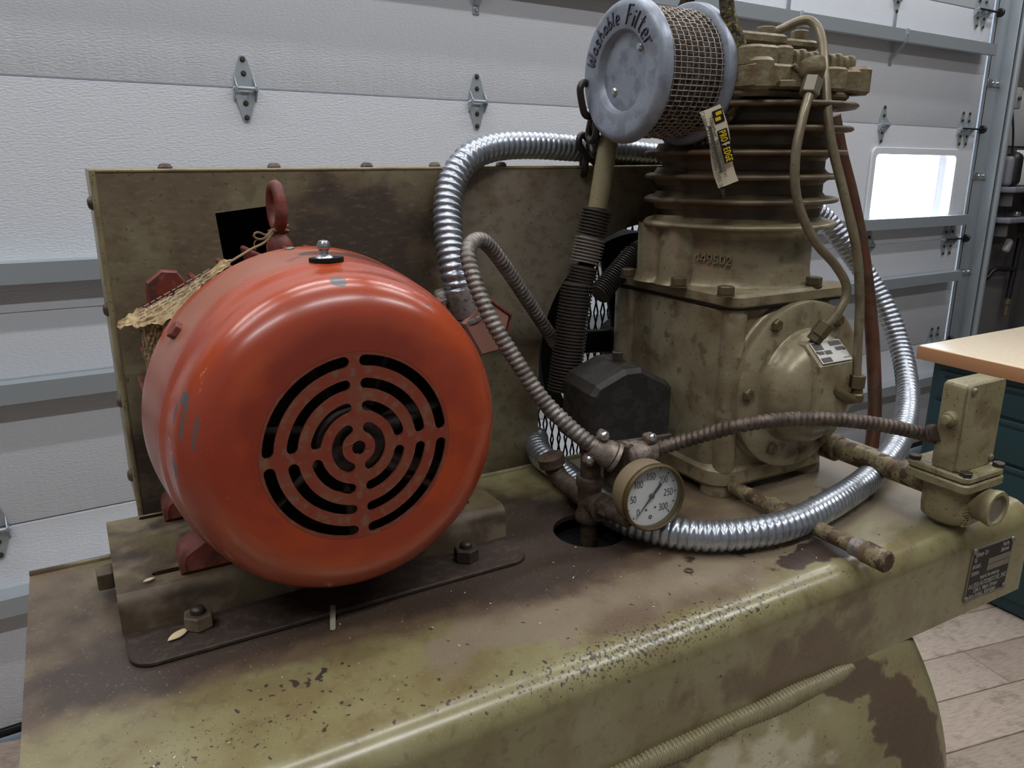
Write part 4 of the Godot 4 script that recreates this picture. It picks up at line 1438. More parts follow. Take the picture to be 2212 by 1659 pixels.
# ---------------------------------------------------------------- belt guard
func build_guard() -> void:
	var t := thing("belt_guard", "tall stained olive sheet-metal belt guard standing behind the motor", "belt guard", Vector3(0.55, 0.0, -1.04))
	var outline := PackedVector2Array([Vector2(0.034, 0.036), Vector2(0.040, 0.030), Vector2(0.075, 0.030), Vector2(0.075, -0.09), Vector2(1.06, -0.09), Vector2(1.06, 0.434), Vector2(0.034, 0.434)])
	var win := PackedVector2Array([Vector2(0.1535, 0.386), Vector2(0.163, 0.27), Vector2(0.222, 0.27), Vector2(0.2145, 0.3925)])
	var st := start()
	var uv := func(p: Vector2) -> Vector2: return Vector2(p.x / 1.07, 1.0 - (p.y + 0.02) / 0.46)
	slab(st, outline, -0.0015, 0.0015, Transform3D(Basis.IDENTITY, Vector3(0, 0, -0.97)), [win, PackedVector2Array([Vector2(0.588, -0.08), Vector2(0.589, -0.02), Vector2(0.589, 0.03), Vector2(0.589, 0.09)] + arc_pts(Vector2(0.789, 0.15), 0.2, 180, 0, 40) + [Vector2(0.989, 0.09), Vector2(0.989, 0.03), Vector2(0.989, -0.02), Vector2(0.988, -0.08)])], uv)
	part("front_panel", st, M.guard_paint, t)
	st = start()
	rbox(st, Vector3(1.03, 0.003, 0.146), 0.001, Transform3D(Basis.IDENTITY, Vector3(0.547, 0.4335, -1.0435)), 1)
	part("top_panel", st, M.olive_paint, t)
	st = start()
	rbox(st, Vector3(0.003, 0.404, 0.146), 0.001, Transform3D(Basis.IDENTITY, Vector3(0.0335, 0.232, -1.0435)), 1)
	part("side_panel", st, M.olive_paint, t)
	st = start()
	rbox(st, Vector3(0.003, 0.404, 0.146), 0.001, Transform3D(Basis.IDENTITY, Vector3(1.0595, 0.232, -1.0435)), 1)
	part("side_panel", st, M.olive_paint, t)
	# folded edges that catch the light
	st = start()
	cyl(st, Vector3(0.034, 0.03, -0.9695), Vector3(0.034, 0.434, -0.9695), 0.0035, 0.0, 10)
	cyl(st, Vector3(0.034, 0.4335, -0.9695), Vector3(1.06, 0.4335, -0.9695), 0.0022, 0.0, 10)
	part("folded_edge", st, M.olive_paint, t)
	st = start()
	rbox(st, Vector3(0.40, 0.404, 0.003), 0.001, Transform3D(Basis.IDENTITY, Vector3(0.234, 0.232, -1.115)), 1)
	part("rear_panel", st, M.black_iron, t)
	# expanded metal behind the flywheel
	st = start()
	for i in range(-2, 46):
		for s in [-1, 1]:
			var pts := PackedVector3Array()
			for j in 18:
				var x: float = 0.43 + 0.0145 * (i + (0.25 if j % 2 == 0 else -0.25) * s)
				pts.append(Vector3(x, -0.13 + 0.0315 * j, -1.113 + 0.001 * s))
			tube(st, pts, 0.0016, 4, false)
	var mesh := part("expanded_metal", st, M.matt_black, t)
	mesh.set_meta("kind", "stuff")
	st = start()
	rbox(st, Vector3(0.05, 0.09, 0.012), 0.003, Transform3D(Basis.IDENTITY, Vector3(0.115, 0.0, -0.978)), 2)
	rbox(st, Vector3(0.03, 0.14, 0.03), 0.003, Transform3D(Basis.IDENTITY, Vector3(0.055, -0.03, -1.03)), 2)
	part("support_leg", st, M.greasy_steel, t)
	for x in [0.108, 0.228, 0.343, 0.436, 0.535, 0.70]:
		st = start()
		lathe(st, [Vector2(0.0, 0), Vector2(0.0078, 0), Vector2(0.0078, 0.002), Vector2(0.0058, 0.0052), Vector2(0.003, 0.0062), Vector2(0, 0.0064)], Transform3D(Basis.IDENTITY, Vector3(x, 0.435, -0.985)), 14)
		part("bolt", st, M.dark_conduit, t)
	for y in [0.40, 0.283, 0.175, 0.082]:
		st = start()
		lathe(st, [Vector2(0.0, 0), Vector2(0.0078, 0), Vector2(0.0078, 0.002), Vector2(0.0058, 0.0052), Vector2(0.003, 0.0062), Vector2(0, 0.0064)], aim(Vector3(0.032, y, -0.985), Vector3(-1, 0, 0)), 14)
		part("bolt", st, M.dark_conduit, t)
	# flywheel and belts inside
	var f := thing("flywheel", "black spoked flywheel inside the round opening of the belt guard", "flywheel", Vector3(0.80, 0.15, -1.04))
	st = start()
	lathe(st, [Vector2(0.158, 0.0), Vector2(0.182, 0.0), Vector2(0.182, 0.06), Vector2(0.158, 0.06), Vector2(0.158, 0.0)], aim(Vector3(0.80, 0.15, -1.07), Vector3(0, 0, 1)), 64)
	part("rim", st, M.black_iron, f)
	st = start()
	cyl(st, Vector3(0.80, 0.15, -1.07), Vector3(0.80, 0.15, -1.005), 0.036, 0.004, 28)
	part("hub", st, M.black_iron, f)
	for k in 5:
		st = start()
		var b := Basis(Vector3(0, 0, 1), TAU * k / 5 + 0.55)
		rbox(st, Vector3(0.14, 0.038, 0.016), 0.006, Transform3D(b, Vector3(0.80, 0.15, -1.04) + b * Vector3(0.095, 0, 0)), 2)
		part("spoke", st, M.black_iron, f)


# ---------------------------------------------------------------- pump
const CY := Vector3(0.836, 0.0, -0.835)
const CC := Vector3(0.843, 0.15, -0.70)


func build_pump() -> void:
	var t := thing("compressor_pump", "olive cast-iron compressor pump with a finned cylinder on a square crankcase", "compressor pump", Vector3(0.83, 0.0, -0.84))
	var st := start()
	slab(st, rect_poly(0.722, 0.722, 0.934, 0.988, 0.036, 8), 0.03, 0.263, Transform3D(TOPS, Vector3.ZERO), [], null, 20.0, 0.006)
	slab(st, rect_poly(0.717, 0.717, 0.940, 0.99, 0.034, 8), 0.010, 0.045, Transform3D(TOPS, Vector3.ZERO), [], null, 20.0, 0.008)
	tube(st, smooth([Vector3(0.742, 0.04, -0.733), Vector3(0.7365, 0.08, -0.7285), Vector3(0.7355, 0.15, -0.7275), Vector3(0.7365, 0.22, -0.7285), Vector3(0.742, 0.258, -0.732)], 0.01), 0.0155, 20)
	# round boss that carries the end cover
	lathe(st, [Vector2(0.112, 0.0), Vector2(0.118, 0.012), Vector2(0.118, 0.034), Vector2(0.114, 0.038), Vector2(0.0, 0.038)], aim(Vector3(CC.x, CC.y, -0.755), Vector3(0, 0, 1)), 72, 50)
	# feet
	for p in [Vector2(0.746, -0.744), Vector2(0.918, -0.746), Vector2(0.735, -0.96)]:
		lathe(st, [Vector2(0.024, 0.0), Vector2(0.024, 0.008), Vector2(0.022, 0.018), Vector2(0.02, 0.03), Vector2(0, 0.032)], Transform3D(Basis.IDENTITY, Vector3(p.x, 0.0005, p.y)), 24, 60)
	part("crankcase", st, M.pump_paint, t)
	# flange between crankcase and cylinder
	st = start()
	slab(st, rect_poly(0.719, 0.711, 0.936, 0.978, 0.022, 6), 0.262, 0.281, Transform3D(TOPS, Vector3.ZERO), [], null, 25.0, 0.004)
	part("flange", st, M.pump_paint, t)
	st = start()
	slab(st, rect_poly(0.721, 0.713, 0.934, 0.976, 0.022, 6), 0.2606, 0.2628, Transform3D(TOPS, Vector3.ZERO), [], null, 25.0)
	part("gasket", st, M.matt_black, t)
	for p in [Vector3(0.7020, 0.2850, -0.9085), Vector3(0.7086, 0.2850, -0.8068), Vector3(0.7112, 0.2850, -0.6898), Vector3(0.8704, 0.2850, -0.7026), Vector3(0.92, 0.285, -0.96)]:
		st = start()
		hexagon(st, 0.0105, 0.011, Transform3D(Basis(Vector3.UP, 0.2), Vector3(minf(p.x, 0.926), 0.2805, minf(p.z, -0.7215))), 0.0115)
		part("flange_bolt", st, M.bolt_bronze, t)
	# end cover: ring, dome, block with the maker's plate
	st = start()
	lathe(st, [Vector2(0.112, 0.0), Vector2(0.1155, 0.003), Vector2(0.1155, 0.013), Vector2(0.111, 0.0165), Vector2(0.080, 0.0165), Vector2(0.0765, 0.021), Vector2(0.0755, 0.028), Vector2(0.071, 0.042), Vector2(0.060, 0.055), Vector2(0.043, 0.062), Vector2(0.02, 0.064), Vector2(0, 0.064)], aim(Vector3(CC.x, CC.y, -0.7165), Vector3(0, 0, 1)), 72, 40)
	var o := PackedVector2Array([Vector2(-0.69, 0.12), Vector2(-0.648, 0.118), Vector2(-0.643, 0.126), Vector2(-0.643, 0.194), Vector2(-0.671, 0.2185), Vector2(-0.69, 0.2185)])
	slab(st, o, -0.866, -0.808, Transform3D(Basis(Vector3(0, 0, 1), Vector3.UP, Vector3(-1, 0, 0)), Vector3.ZERO), [], null, 20.0, 0.003)
	var cover := part("end_cover", st, M.pump_paint, t)
	# plate on the sloping top of the block
	var up := Vector3(0, 0.028, 0.0245).normalized()
	var px := along(Vector3(1, 0, 0), up.cross(Vector3(1, 0, 0)), Vector3(0.837, 0.2069, -0.6566) + up * 0.0008)
	st = start()
	slab(st, rect_poly(-0.0275, -0.0165, 0.0275, 0.0165), 0.0, 0.0012, px, [], null, 30.0, 0.0003)
	part("maker_plate", st, M.plate_bright, cover)
	st = start()
	for r in [[-0.026, 0.004, -0.010, 0.015], [0.004, 0.008, 0.026, 0.015], [0.010, 0.0, 0.026, 0.005], [-0.012, -0.004, 0.0, 0.002], [-0.026, -0.015, -0.008, -0.008], [-0.024, -0.003, -0.014, 0.002], [0.014, -0.0125, 0.026, -0.0115]]:
		slab(st, rect_poly(r[0], r[1], r[2], r[3]), 0.0011, 0.0015, px)
	part("plate_print", st, M.label_grey, cover)
	for s in [-1, 1]:
		st = start()
		lathe(st, [Vector2(0.0022, 0), Vector2(0.0016, 0.0012), Vector2(0, 0.0015)], aim(px * Vector3(0.025 * s, 0.001, 0.001), up), 10)
		part("rivet", st, M.dark_steel, cover)
	for p in [Vector2(0.781, 0.24), Vector2(0.740, 0.153), Vector2(0.794, 0.069), Vector2(0.893, 0.066), Vector2(0.899, 0.235), Vector2(0.944, 0.15)]:
		st = start()
		var a := aim(Vector3(p.x, p.y, -0.7), Vector3(0, 0, 1))
		hexagon(st, 0.0088, 0.006, a, 0.0)
		lathe(st, [Vector2(0.006, 0.0055), Vector2(0.0055, 0.007), Vector2(0.0035, 0.0068), Vector2(0, 0.006)], a, 12)
		part("cover_bolt", st, M.bolt_bronze, t)
	# casting number on the cover, lower rim
	part("casting_mark", words("M44327", 0.0085, 0.0016, along(Vector3(1, 0.12, 0), Vector3(0, 1, 0), Vector3(0.845, 0.0535, -0.6995))), M.pump_paint, t)
	# cylinder barrel with a pushrod boss on its left
	st = start()
	lathe(st, [Vector2(0.112, 0.279), Vector2(0.108, 0.285), Vector2(0.1055, 0.294), Vector2(0.105, 0.30), Vector2(0.105, 0.36)], Transform3D(Basis.IDENTITY, CY + Vector3(0, 0, -0.004)), 72, 60)
	for q in [Vector3(-0.102, 0, -0.046), Vector3(-0.097, 0, -0.006)]:
		lathe(st, [Vector2(0.036, 0.279), Vector2(0.0320, 0.285), Vector2(0.0305, 0.294), Vector2(0.0305, 0.36)], Transform3D(Basis.IDENTITY, CY + q), 32, 60)
	part("cylinder_barrel", st, M.pump_paint, t)
	st = start()
	# core between the fins
	lathe(st, [Vector2(0.108, 0.355), Vector2(0.108, 0.53)], Transform3D(Basis.IDENTITY, CY), 72)
	lathe(st, [Vector2(0.036, 0.355), Vector2(0.036, 0.52)], Transform3D(Basis.IDENTITY, CY + Vector3(-0.082, 0, -0.016)), 28)
	part("cylinder_core", st, M.core_dark, t)
	var num := CY + Vector3(sin(-1.02), 0, cos(-1.02)) * 0.1066 + Vector3(0, 0.318, -0.004)
	part("casting_number", words("449502", 0.0112, 0.006, along(Vector3(cos(-1.02), -0.06, -sin(-1.02)), Vector3(0, 1, 0), num)), M.pump_paint, t)
	var ys := [0.360, 0.392, 0.4225, 0.453, 0.4825, 0.511]
	var rs := [0.131, 0.130, 0.131, 0.135, 0.139, 0.142]
	for k in 6:
		st = start()
		var R: float = rs[k]
		var fp := []
		for p in arc_pts(Vector2(0.1245, -0.0175), 0.0135, 180, 90, 5):
			fp.append(Vector2(p.x - 0.005, p.y + 0.0005))
		fp.append(Vector2(R - 0.003, -0.0032))
		fp.append(Vector2(R - 0.0005, -0.0018))
		fp.append(Vector2(R, 0.0))
		fp.append(Vector2(R - 0.0005, 0.0018))
		fp.append(Vector2(R - 0.003, 0.0032))
		for p in arc_pts(Vector2(0.1245, 0.0175), 0.0135, 270, 180, 5):
			fp.append(Vector2(p.x - 0.005, p.y - 0.0005))
		lathe(st, fp, Transform3D(Basis.IDENTITY, CY + Vector3(0, ys[k], 0)), 72, 80)
		lathe(st, [Vector2(0.034, -0.012), Vector2(0.038, -0.005), Vector2(0.049, -0.003), Vector2(0.0505, 0), Vector2(0.049, 0.003), Vector2(0.038, 0.005), Vector2(0.034, 0.012)], Transform3D(Basis.IDENTITY, CY + Vector3(-0.090, ys[k], -0.020)), 36, 80)
		part("cooling_fin", st, M.fin_paint if k > 0 else M.pump_paint, t)
	# cylinder head
	st = start()
	slab(st, rect_poly(0.722, 0.722, 0.926, 0.95, 0.04, 8), 0.518, 0.527, Transform3D(TOPS, Vector3.ZERO), [], null, 20.0, 0.003)
	part("valve_plate", st, M.head_paint, t)
	st = start()
	var ho := PackedVector2Array([Vector2(0.724, 0.715), Vector2(0.785, 0.715), Vector2(0.794, 0.708), Vector2(0.822, 0.708), Vector2(0.832, 0.717), Vector2(0.846, 0.703), Vector2(0.868, 0.703), Vector2(0.880, 0.722), Vector2(0.892, 0.724), Vector2(0.899, 0.714), Vector2(0.918, 0.715), Vector2(0.929, 0.726), Vector2(0.929, 0.94), Vector2(0.912, 0.955), Vector2(0.74, 0.955), Vector2(0.722, 0.94)])
	slab(st, ho, 0.526, 0.554, Transform3D(TOPS, Vector3.ZERO), [], null, 35.0, 0.003)
	part("cylinder_head", st, M.head_paint, t)
	st = start()
	slab(st, rect_poly(0.724, 0.720, 0.772, 0.945, 0.012, 4), 0.55, 0.5745, Transform3D(TOPS, Vector3.ZERO), [], null, 25.0, 0.003)
	slab(st, rect_poly(0.775, 0.724, 0.799, 0.945, 0.008, 4), 0.55, 0.5765, Transform3D(TOPS, Vector3.ZERO), [], null, 25.0, 0.003)
	slab(st, rect_poly(0.796, 0.750, 0.92, 0.94, 0.008, 4), 0.55, 0.560, Transform3D(TOPS, Vector3.ZERO), [], null, 25.0, 0.003)
	part("head_chamber", st, M.head_paint, t)
	# cast ears at the corners, and a rib that slopes across the front
	st = start()
	slab(st, rect_poly(0.905, 0.712, 0.934, 0.748, 0.013, 6), 0.524, 0.5585, Transform3D(TOPS, Vector3.ZERO), [], null, 25.0, 0.004)
	part("head_lug", st, M.head_paint, t)
	st = start()
	slab(st, rect_poly(0.725, 0.709, 0.756, 0.745, 0.013, 6), 0.524, 0.560, Transform3D(TOPS, Vector3.ZERO), [], null, 25.0, 0.004)
	part("head_lug", st, M.head_paint, t)
	st = start()
	tube(st, PackedVector3Array([Vector3(0.783, 0.553, -0.7125), Vector3(0.797, 0.541, -0.7075), Vector3(0.800, 0.527, -0.7075)]), 0.0028, 10)
	part("front_rib", st, M.head_paint, t)
	for k in 10:
		st = start()
		var x := 0.806 + 0.0124 * k
		slab(st, rect_poly(-0.945, 0.55, -0.725 if k < 6 else -0.733, 0.5735 + 0.0015 * sin(k * 2.1), 0.007, 4), x - 0.0027, x + 0.0027, Transform3D(Basis(Vector3(0, 0, 1), Vector3.UP, Vector3(-1, 0, 0)), Vector3(2.0 * x, 0, 0)), [], null, 25.0, 0.0013)
		part("head_rib", st, M.head_paint, t)
	# clamp bars over the valves
	st = start()
	slab(st, rect_poly(0.722, 0.748, 0.815, 0.80, 0.012, 5), 0.5795, 0.5925, Transform3D(TOPS, Vector3.ZERO), [], null, 25.0, 0.003)
	part("valve_clamp", st, M.head_paint, t)
	st = start()
	slab(st, rect_poly(0.812, 0.752, 0.876, 0.804, 0.012, 5), 0.5785, 0.5895, Transform3D(TOPS, Vector3.ZERO), [], null, 25.0, 0.003)
	part("valve_clamp", st, M.head_paint, t)
	st = start()
	hexagon(st, 0.012, 0.009, Transform3D(Basis(Vector3.UP, 0.5), Vector3(0.795, 0.592, -0.772)), 0.014)
	part("clamp_bolt", st, M.head_paint, t)
	st = start()
	hexagon(st, 0.011, 0.014, Transform3D(Basis(Vector3.UP, 0.1), Vector3(0.866, 0.589, -0.782)), 0.013)
	part("clamp_bolt", st, M.head_paint, t)
	st = start()
	hexagon(st, 0.011, 0.008, Transform3D(Basis(Vector3.UP, 0.1), Vector3(0.770, 0.527, -0.709)), 0.0)
	part("head_bolt", st, M.head_paint, t)
	# outlet boss and nut for the oil line
	var bd := Vector3(-0.1, -0.75, 0.55).normalized()
	var b0 := Vector3(0.8057, 0.5473, -0.7050)
	st = start()
	lathe(st, [Vector2(0.019, 0), Vector2(0.0165, 0.010), Vector2(0.0125, 0.016), Vector2(0, 0.016)], aim(b0 - bd * 0.006, bd), 28, 60)
	part("outlet_boss", st, M.head_paint, t)


func build_filter() -> void:
	var c := Vector3(0.615, 0.547, -0.828)
	var t := thing("air_filter", "round grey intake filter with handwriting on its cap and a wire mesh side", "air filter", Vector3(0.67, 0.547, -0.828))
	var ax := Transform3D(Basis(Vector3(0, 0, 1), Vector3(-1, 0, 0), Vector3(0, -1, 0)), c)   # local y towards -x
	var st := start()
	lathe(st, [Vector2(0.080, -0.014), Vector2(0.0835, -0.013), Vector2(0.0838, -0.009), Vector2(0.0815, -0.004), Vector2(0.077, -0.0005), Vector2(0.073, 0.0), Vector2(0.0495, 0.0), Vector2(0.048, -0.001), Vector2(0.0462, -0.0075), Vector2(0.0447, -0.009), Vector2(0, -0.009)], ax, 96, 35)
	var cap := part("end_cap", st, M.tin, t)
	for p in [Vector2(0.0265, 0.0265), Vector2(-0.022, -0.021)]:
		st = start()
		lathe(st, [Vector2(0.0055, -0.001), Vector2(0.0052, 0.0015), Vector2(0.0035, 0.0035), Vector2(0, 0.0042)], aim(c + Vector3(0.009, p.y, p.x), Vector3(-1, 0, 0)), 16)
		part("screw", st, M.steel, cap)
	# handwriting round the cap: single pen strokes, letter by letter
	var strokes := {
		"W": [[0, 10, 2, 0, 4, 7, 6, 0, 9, 10]], "a": [[5, 5, 3, 6, 1, 4, 1, 1, 3, 0, 5, 2, 5, 6, 5, 1, 6, 0]],
		"s": [[5, 5, 3, 6, 1, 5, 3, 3, 5, 2, 4, 0, 1, 0]], "h": [[1, 10, 1, 0], [1, 4, 3, 6, 5, 4, 5, 0]],
		"b": [[1, 10, 1, 0], [1, 4, 3, 6, 5, 4, 5, 1, 3, 0, 1, 1]], "l": [[1, 10, 1, 1, 2, 0]], "e": [[1, 3, 5, 3, 4, 6, 2, 6, 1, 3, 2, 0, 5, 0]],
		"F": [[1, 11, 1, 0], [1, 11, 6, 11], [1, 6, 5, 6]], "i": [[1, 6, 1, 0], [1, 8, 1, 9]], "t": [[3, 10, 3, 1, 5, 0], [1, 7, 5, 7]], "r": [[1, 6, 1, 0], [1, 4, 3, 6, 5, 6]]}
	for word in [["Washable", 172.0, 94.0, 0.0018, 0.0545], ["Filter", 84.0, 24.0, 0.0022, 0.0525]]:
		st = start()
		var n: int = word[0].length()
		var wide := {"W": 10.5, "l": 3.6, "i": 3.6, "F": 7.5}
		var total := 0.0
		for i in n:
			total += wide.get(word[0][i], 6.6)
		var done_ := 0.0
		for i in n:
			var w: float = wide.get(word[0][i], 6.6)
			var a := deg_to_rad(lerpf(word[1], word[2], (done_ + w * 0.5) / total))
			done_ += w
			var radial := Vector2(cos(a), sin(a))
			var right := Vector2(sin(a), -cos(a))
			var mid_x: float = {"W": 4.5, "l": 1.5, "i": 1.0, "F": 3.0}.get(word[0][i], 3.0)
			for s in strokes[word[0][i]]:
				var pts := []
				for k in range(0, s.size(), 2):
					var q: Vector2 = radial * (word[4] + s[k + 1] * word[3] * 0.9) + right * ((s[k] - mid_x) * word[3] * 0.75 + s[k + 1] * 0.0002)
					pts.append(c + Vector3(-0.0004, q.y, q.x))
				tube(st, smooth(pts, 0.002), 0.0011, 6, true)
		part("handwriting", st, M.marker_ink, cap)
	# core and wire mesh
	st = start()
	lathe(st, [Vector2(0.0715, -0.10), Vector2(0.0715, -0.01)], ax, 72)
	part("filter_core", st, M.filter_foam, t)
	st = start()
	for k in 10:
		var ring := PackedVector3Array()
		var y := -0.0125 - 0.0090 * k
		for i in 97:
			var a := TAU * i / 96
			ring.append(ax * Vector3(sin(a) * (0.0755 + 0.0006 * (1 if (i + k) % 2 else -1)), y, cos(a) * (0.0755 + 0.0006 * (1 if (i + k) % 2 else -1))))
		tube(st, ring, 0.00072, 5, false)
	for i in 76:
		var a := TAU * i / 76
		var line := PackedVector3Array()
		for k in 11:
			var r := 0.0755 + 0.0008 * (-1 if (i + k) % 2 else 1)
			line.append(ax * Vector3(sin(a) * r, -0.0085 - 0.0090 * k, cos(a) * r))
		tube(st, line, 0.00072, 5, false)
	part("wire_mesh", st, M.wire, t).set_meta("kind", "stuff")
	st = start()
	lathe(st, [Vector2(0.03, -0.112), Vector2(0.083, -0.112), Vector2(0.0855, -0.108), Vector2(0.0855, -0.100), Vector2(0.083, -0.097), Vector2(0.072, -0.097)], ax, 96, 60)
	part("back_flange", st, M.tin, t)
	st = start()
	lathe(st, [Vector2(0.03, -0.135), Vector2(0.03, -0.11)], ax, 32)
	part("neck", st, M.head_paint, t)


# ---------------------------------------------------------------- pipes and conduits
func conduit(called: String, label: String, pts: Array, r: float, pitch: float, m: Material, category := "conduit", depth := 0.19) -> MeshInstance3D:
	var st := start()
	tube(st, smooth(pts, pitch / 6.0), hose_radius(r, pitch, depth), 20, true)
	var o := part(called, st, m)
	tag(o, label, category)
	return o


func finned(st: SurfaceTool, a: Vector3, b: Vector3, r: float, core: float, pitch: float) -> void:
	var n := int((b - a).length() / pitch)
	var prof := [Vector2(0, 0)]
	for k in n:
		var y := k * pitch
		prof.append_array([Vector2(core, y + pitch * 0.12), Vector2(core, y + pitch * 0.45), Vector2(r, y + pitch * 0.6), Vector2(r, y + pitch * 0.95)])
	prof.append(Vector2(0, n * pitch))
	lathe(st, prof, aim(a, b - a), 28)


func build_lines() -> void:
	conduit("flexible_conduit", "thick bright corrugated conduit looping from the motor behind the pump and round to the front", [
		Vector3(0.4207, 0.2871, -0.8850), Vector3(0.4178, 0.3087, -0.8900), Vector3(0.4204, 0.3467, -0.9100), Vector3(0.4280, 0.3852, -0.9300), Vector3(0.4430, 0.4187, -0.9450), Vector3(0.4708, 0.4460, -0.9550), Vector3(0.5158, 0.4601, -0.9650), Vector3(0.5790, 0.4629, -0.9750), Vector3(0.6546, 0.4596, -0.9850), Vector3(0.7446, 0.4547, -0.9950), Vector3(0.8384, 0.4479, -1.0000), Vector3(0.93, 0.452, -1.02), Vector3(1.04, 0.43, -1.015), Vector3(1.1821, 0.3431, -0.9750), Vector3(1.2087, 0.3069, -0.9550), Vector3(1.2541, 0.2447, -0.9300), Vector3(1.2730, 0.1816, -0.8900), Vector3(1.2686, 0.1220, -0.8500), Vector3(1.2275, 0.0720, -0.8000), Vector3(1.1532, 0.0416, -0.7450), Vector3(1.0527, 0.0263, -0.6900), Vector3(0.9291, 0.0213, -0.6400), Vector3(0.7955, 0.0246, -0.6000), Vector3(0.7003, 0.0240, -0.5881), Vector3(0.6242, 0.0215, -0.6090), Vector3(0.5775, 0.0215, -0.6447), Vector3(0.5490, 0.0215, -0.7061), Vector3(0.5534, 0.0215, -0.7826), Vector3(0.5670, 0.0215, -0.8654), Vector3(0.5688, 0.0240, -0.9223), Vector3(0.588, 0.026, -0.972), Vector3(0.612, 0.012, -1.01), Vector3(0.625, -0.05, -1.03)], 0.0188, 0.0092, M.bright_zinc)
	conduit("small_conduit", "thin dusty corrugated conduit looping up over the motor from the tee fitting", [
		Vector3(0.5192, 0.1143, -0.7180), Vector3(0.5071, 0.1250, -0.7280), Vector3(0.4956, 0.1368, -0.7380), Vector3(0.4709, 0.1702, -0.7650), Vector3(0.4440, 0.2187, -0.7850), Vector3(0.4214, 0.2645, -0.8000), Vector3(0.4109, 0.3061, -0.8200), Vector3(0.4117, 0.3373, -0.8400), Vector3(0.4286, 0.3497, -0.8600), Vector3(0.4514, 0.3472, -0.8750), Vector3(0.4910, 0.3119, -0.8950), Vector3(0.5407, 0.2582, -0.9200), Vector3(0.5819, 0.2126, -0.9400), Vector3(0.6092, 0.1832, -0.9550)], 0.0098, 0.0072, M.dusty_zinc, "conduit", 0.24)
	conduit("small_conduit", "thin dark corrugated conduit crossing in front of the pump to the float switch", [
		Vector3(0.5874, 0.1039, -0.7020), Vector3(0.6167, 0.1115, -0.6900), Vector3(0.6392, 0.1256, -0.6670), Vector3(0.6661, 0.1431, -0.6350), Vector3(0.7070, 0.1512, -0.6100), Vector3(0.7631, 0.1484, -0.5900), Vector3(0.8206, 0.1380, -0.5750), Vector3(0.8726, 0.1246, -0.5600), Vector3(0.9181, 0.1100, -0.5500)], 0.0090, 0.0076, M.dark_conduit, "conduit", 0.24)
	# pipe with two finned lengths
	var t := thing("finned_tube", "black finned intercooler tube slanting down from an olive pipe behind the conduit", "finned tube", Vector3(0.58, 0.0, -0.88))
	var st := start()
	cyl(st, Vector3(0.6541, 0.4738, -0.9000), Vector3(0.6352, 0.3794, -0.8950), 0.0132, 0.001, 24)
	part("upper_pipe", st, M.olive_paint, t)
	st = start()
	finned(st, Vector3(0.6352, 0.3794, -0.8950), Vector3(0.6250, 0.3427, -0.8950), 0.0212, 0.0172, 0.0044)
	part("fin_section", st, M.finned_copper, t)
	st = start()
	finned(st, Vector3(0.6250, 0.3427, -0.8950), Vector3(0.6155, 0.3043, -0.8950), 0.0212, 0.0172, 0.0044)
	part("fin_section", st, M.finned_dust, t)
	st = start()
	finned(st, Vector3(0.6155, 0.3043, -0.8950), Vector3(0.6074, 0.2679, -0.8950), 0.0208, 0.0170, 0.0044)
	part("fin_section", st, M.finned_copper, t)
	st = start()
	finned(st, Vector3(0.6021, 0.2831, -0.8900), Vector3(0.5781, 0.1294, -0.8850), 0.0225, 0.0180, 0.0046)
	part("fin_section", st, M.finned_copper, t)
	t = thing("finned_tube", "dark finned tube running from behind the cylinder base towards the flywheel", "finned tube", Vector3(0.7, 0.28, -0.96))
	st = start()
	finned(st, Vector3(0.8134, 0.3313, -0.9550), Vector3(0.7477, 0.3067, -0.9550), 0.0165, 0.0132, 0.0044)
	part("fin_section", st, M.finned_copper, t)
	st = start()
	finned(st, Vector3(0.7477, 0.3067, -0.9550), Vector3(0.6709, 0.2505, -0.9400), 0.0165, 0.0132, 0.0044)
	part("fin_section", st, M.finned_copper, t)
	# the two olive oil lines
	t = thing("oil_line", "olive tube curving from the head fitting down to the top of the end cover", "tube", Vector3(0.8228, 0.2316, -0.6650))
	st = start()
	tube(st, smooth([Vector3(0.7895, 0.5183, -0.6900), Vector3(0.7771, 0.4945, -0.6850), Vector3(0.7651, 0.4474, -0.6800), Vector3(0.7752, 0.3991, -0.6800), Vector3(0.8024, 0.3500, -0.6720), Vector3(0.8418, 0.3141, -0.6650), Vector3(0.8587, 0.2859, -0.6600), Vector3(0.8486, 0.2588, -0.6600), Vector3(0.8345, 0.2346, -0.6680)], 0.004), 0.0056, 14)
	part("tube", st, M.line_paint, t)
	st = start()
	var d1 := (Vector3(0.7771, 0.4945, -0.6850) - Vector3(0.7936, 0.5273, -0.6920)).normalized()
	hexagon(st, 0.0118, 0.0215, aim(Vector3(0.8007, 0.5371, -0.6960), d1), 0.0)
	part("nut", st, M.plate_silver, t)
	st = start()
	var d2 := (Vector3(0.8393, 0.2519, -0.6600) - Vector3(0.8253, 0.2271, -0.6680)).normalized()
	hexagon(st, 0.0108, 0.019, aim(Vector3(0.8234, 0.2285, -0.6680), d2), 0.0)
	hexagon(st, 0.0098, 0.012, aim(Vector3(0.8208, 0.2201, -0.6720), d2), 0.0)
	part("nut", st, M.bolt_bronze, t)
	t = thing("oil_line", "long olive tube bending over the cylinder head and down to the elbow on the cover", "tube", Vector3(0.8719, 0.1506, -0.6400))
	st = start()
	tube(st, smooth([Vector3(0.8197, 0.5987, -0.7850), Vector3(0.8263, 0.6033, -0.7750), Vector3(0.8430, 0.6118, -0.7650), Vector3(0.8541, 0.6113, -0.7550), Vector3(0.8559, 0.5941, -0.7400), Vector3(0.8405, 0.5509, -0.7150), Vector3(0.8328, 0.4745, -0.6900), Vector3(0.8455, 0.4034, -0.6700), Vector3(0.8617, 0.3359, -0.6550), Vector3(0.8733, 0.2713, -0.6500), Vector3(0.8744, 0.2115, -0.6450), Vector3(0.8736, 0.1662, -0.6400)], 0.004), 0.0058, 14)
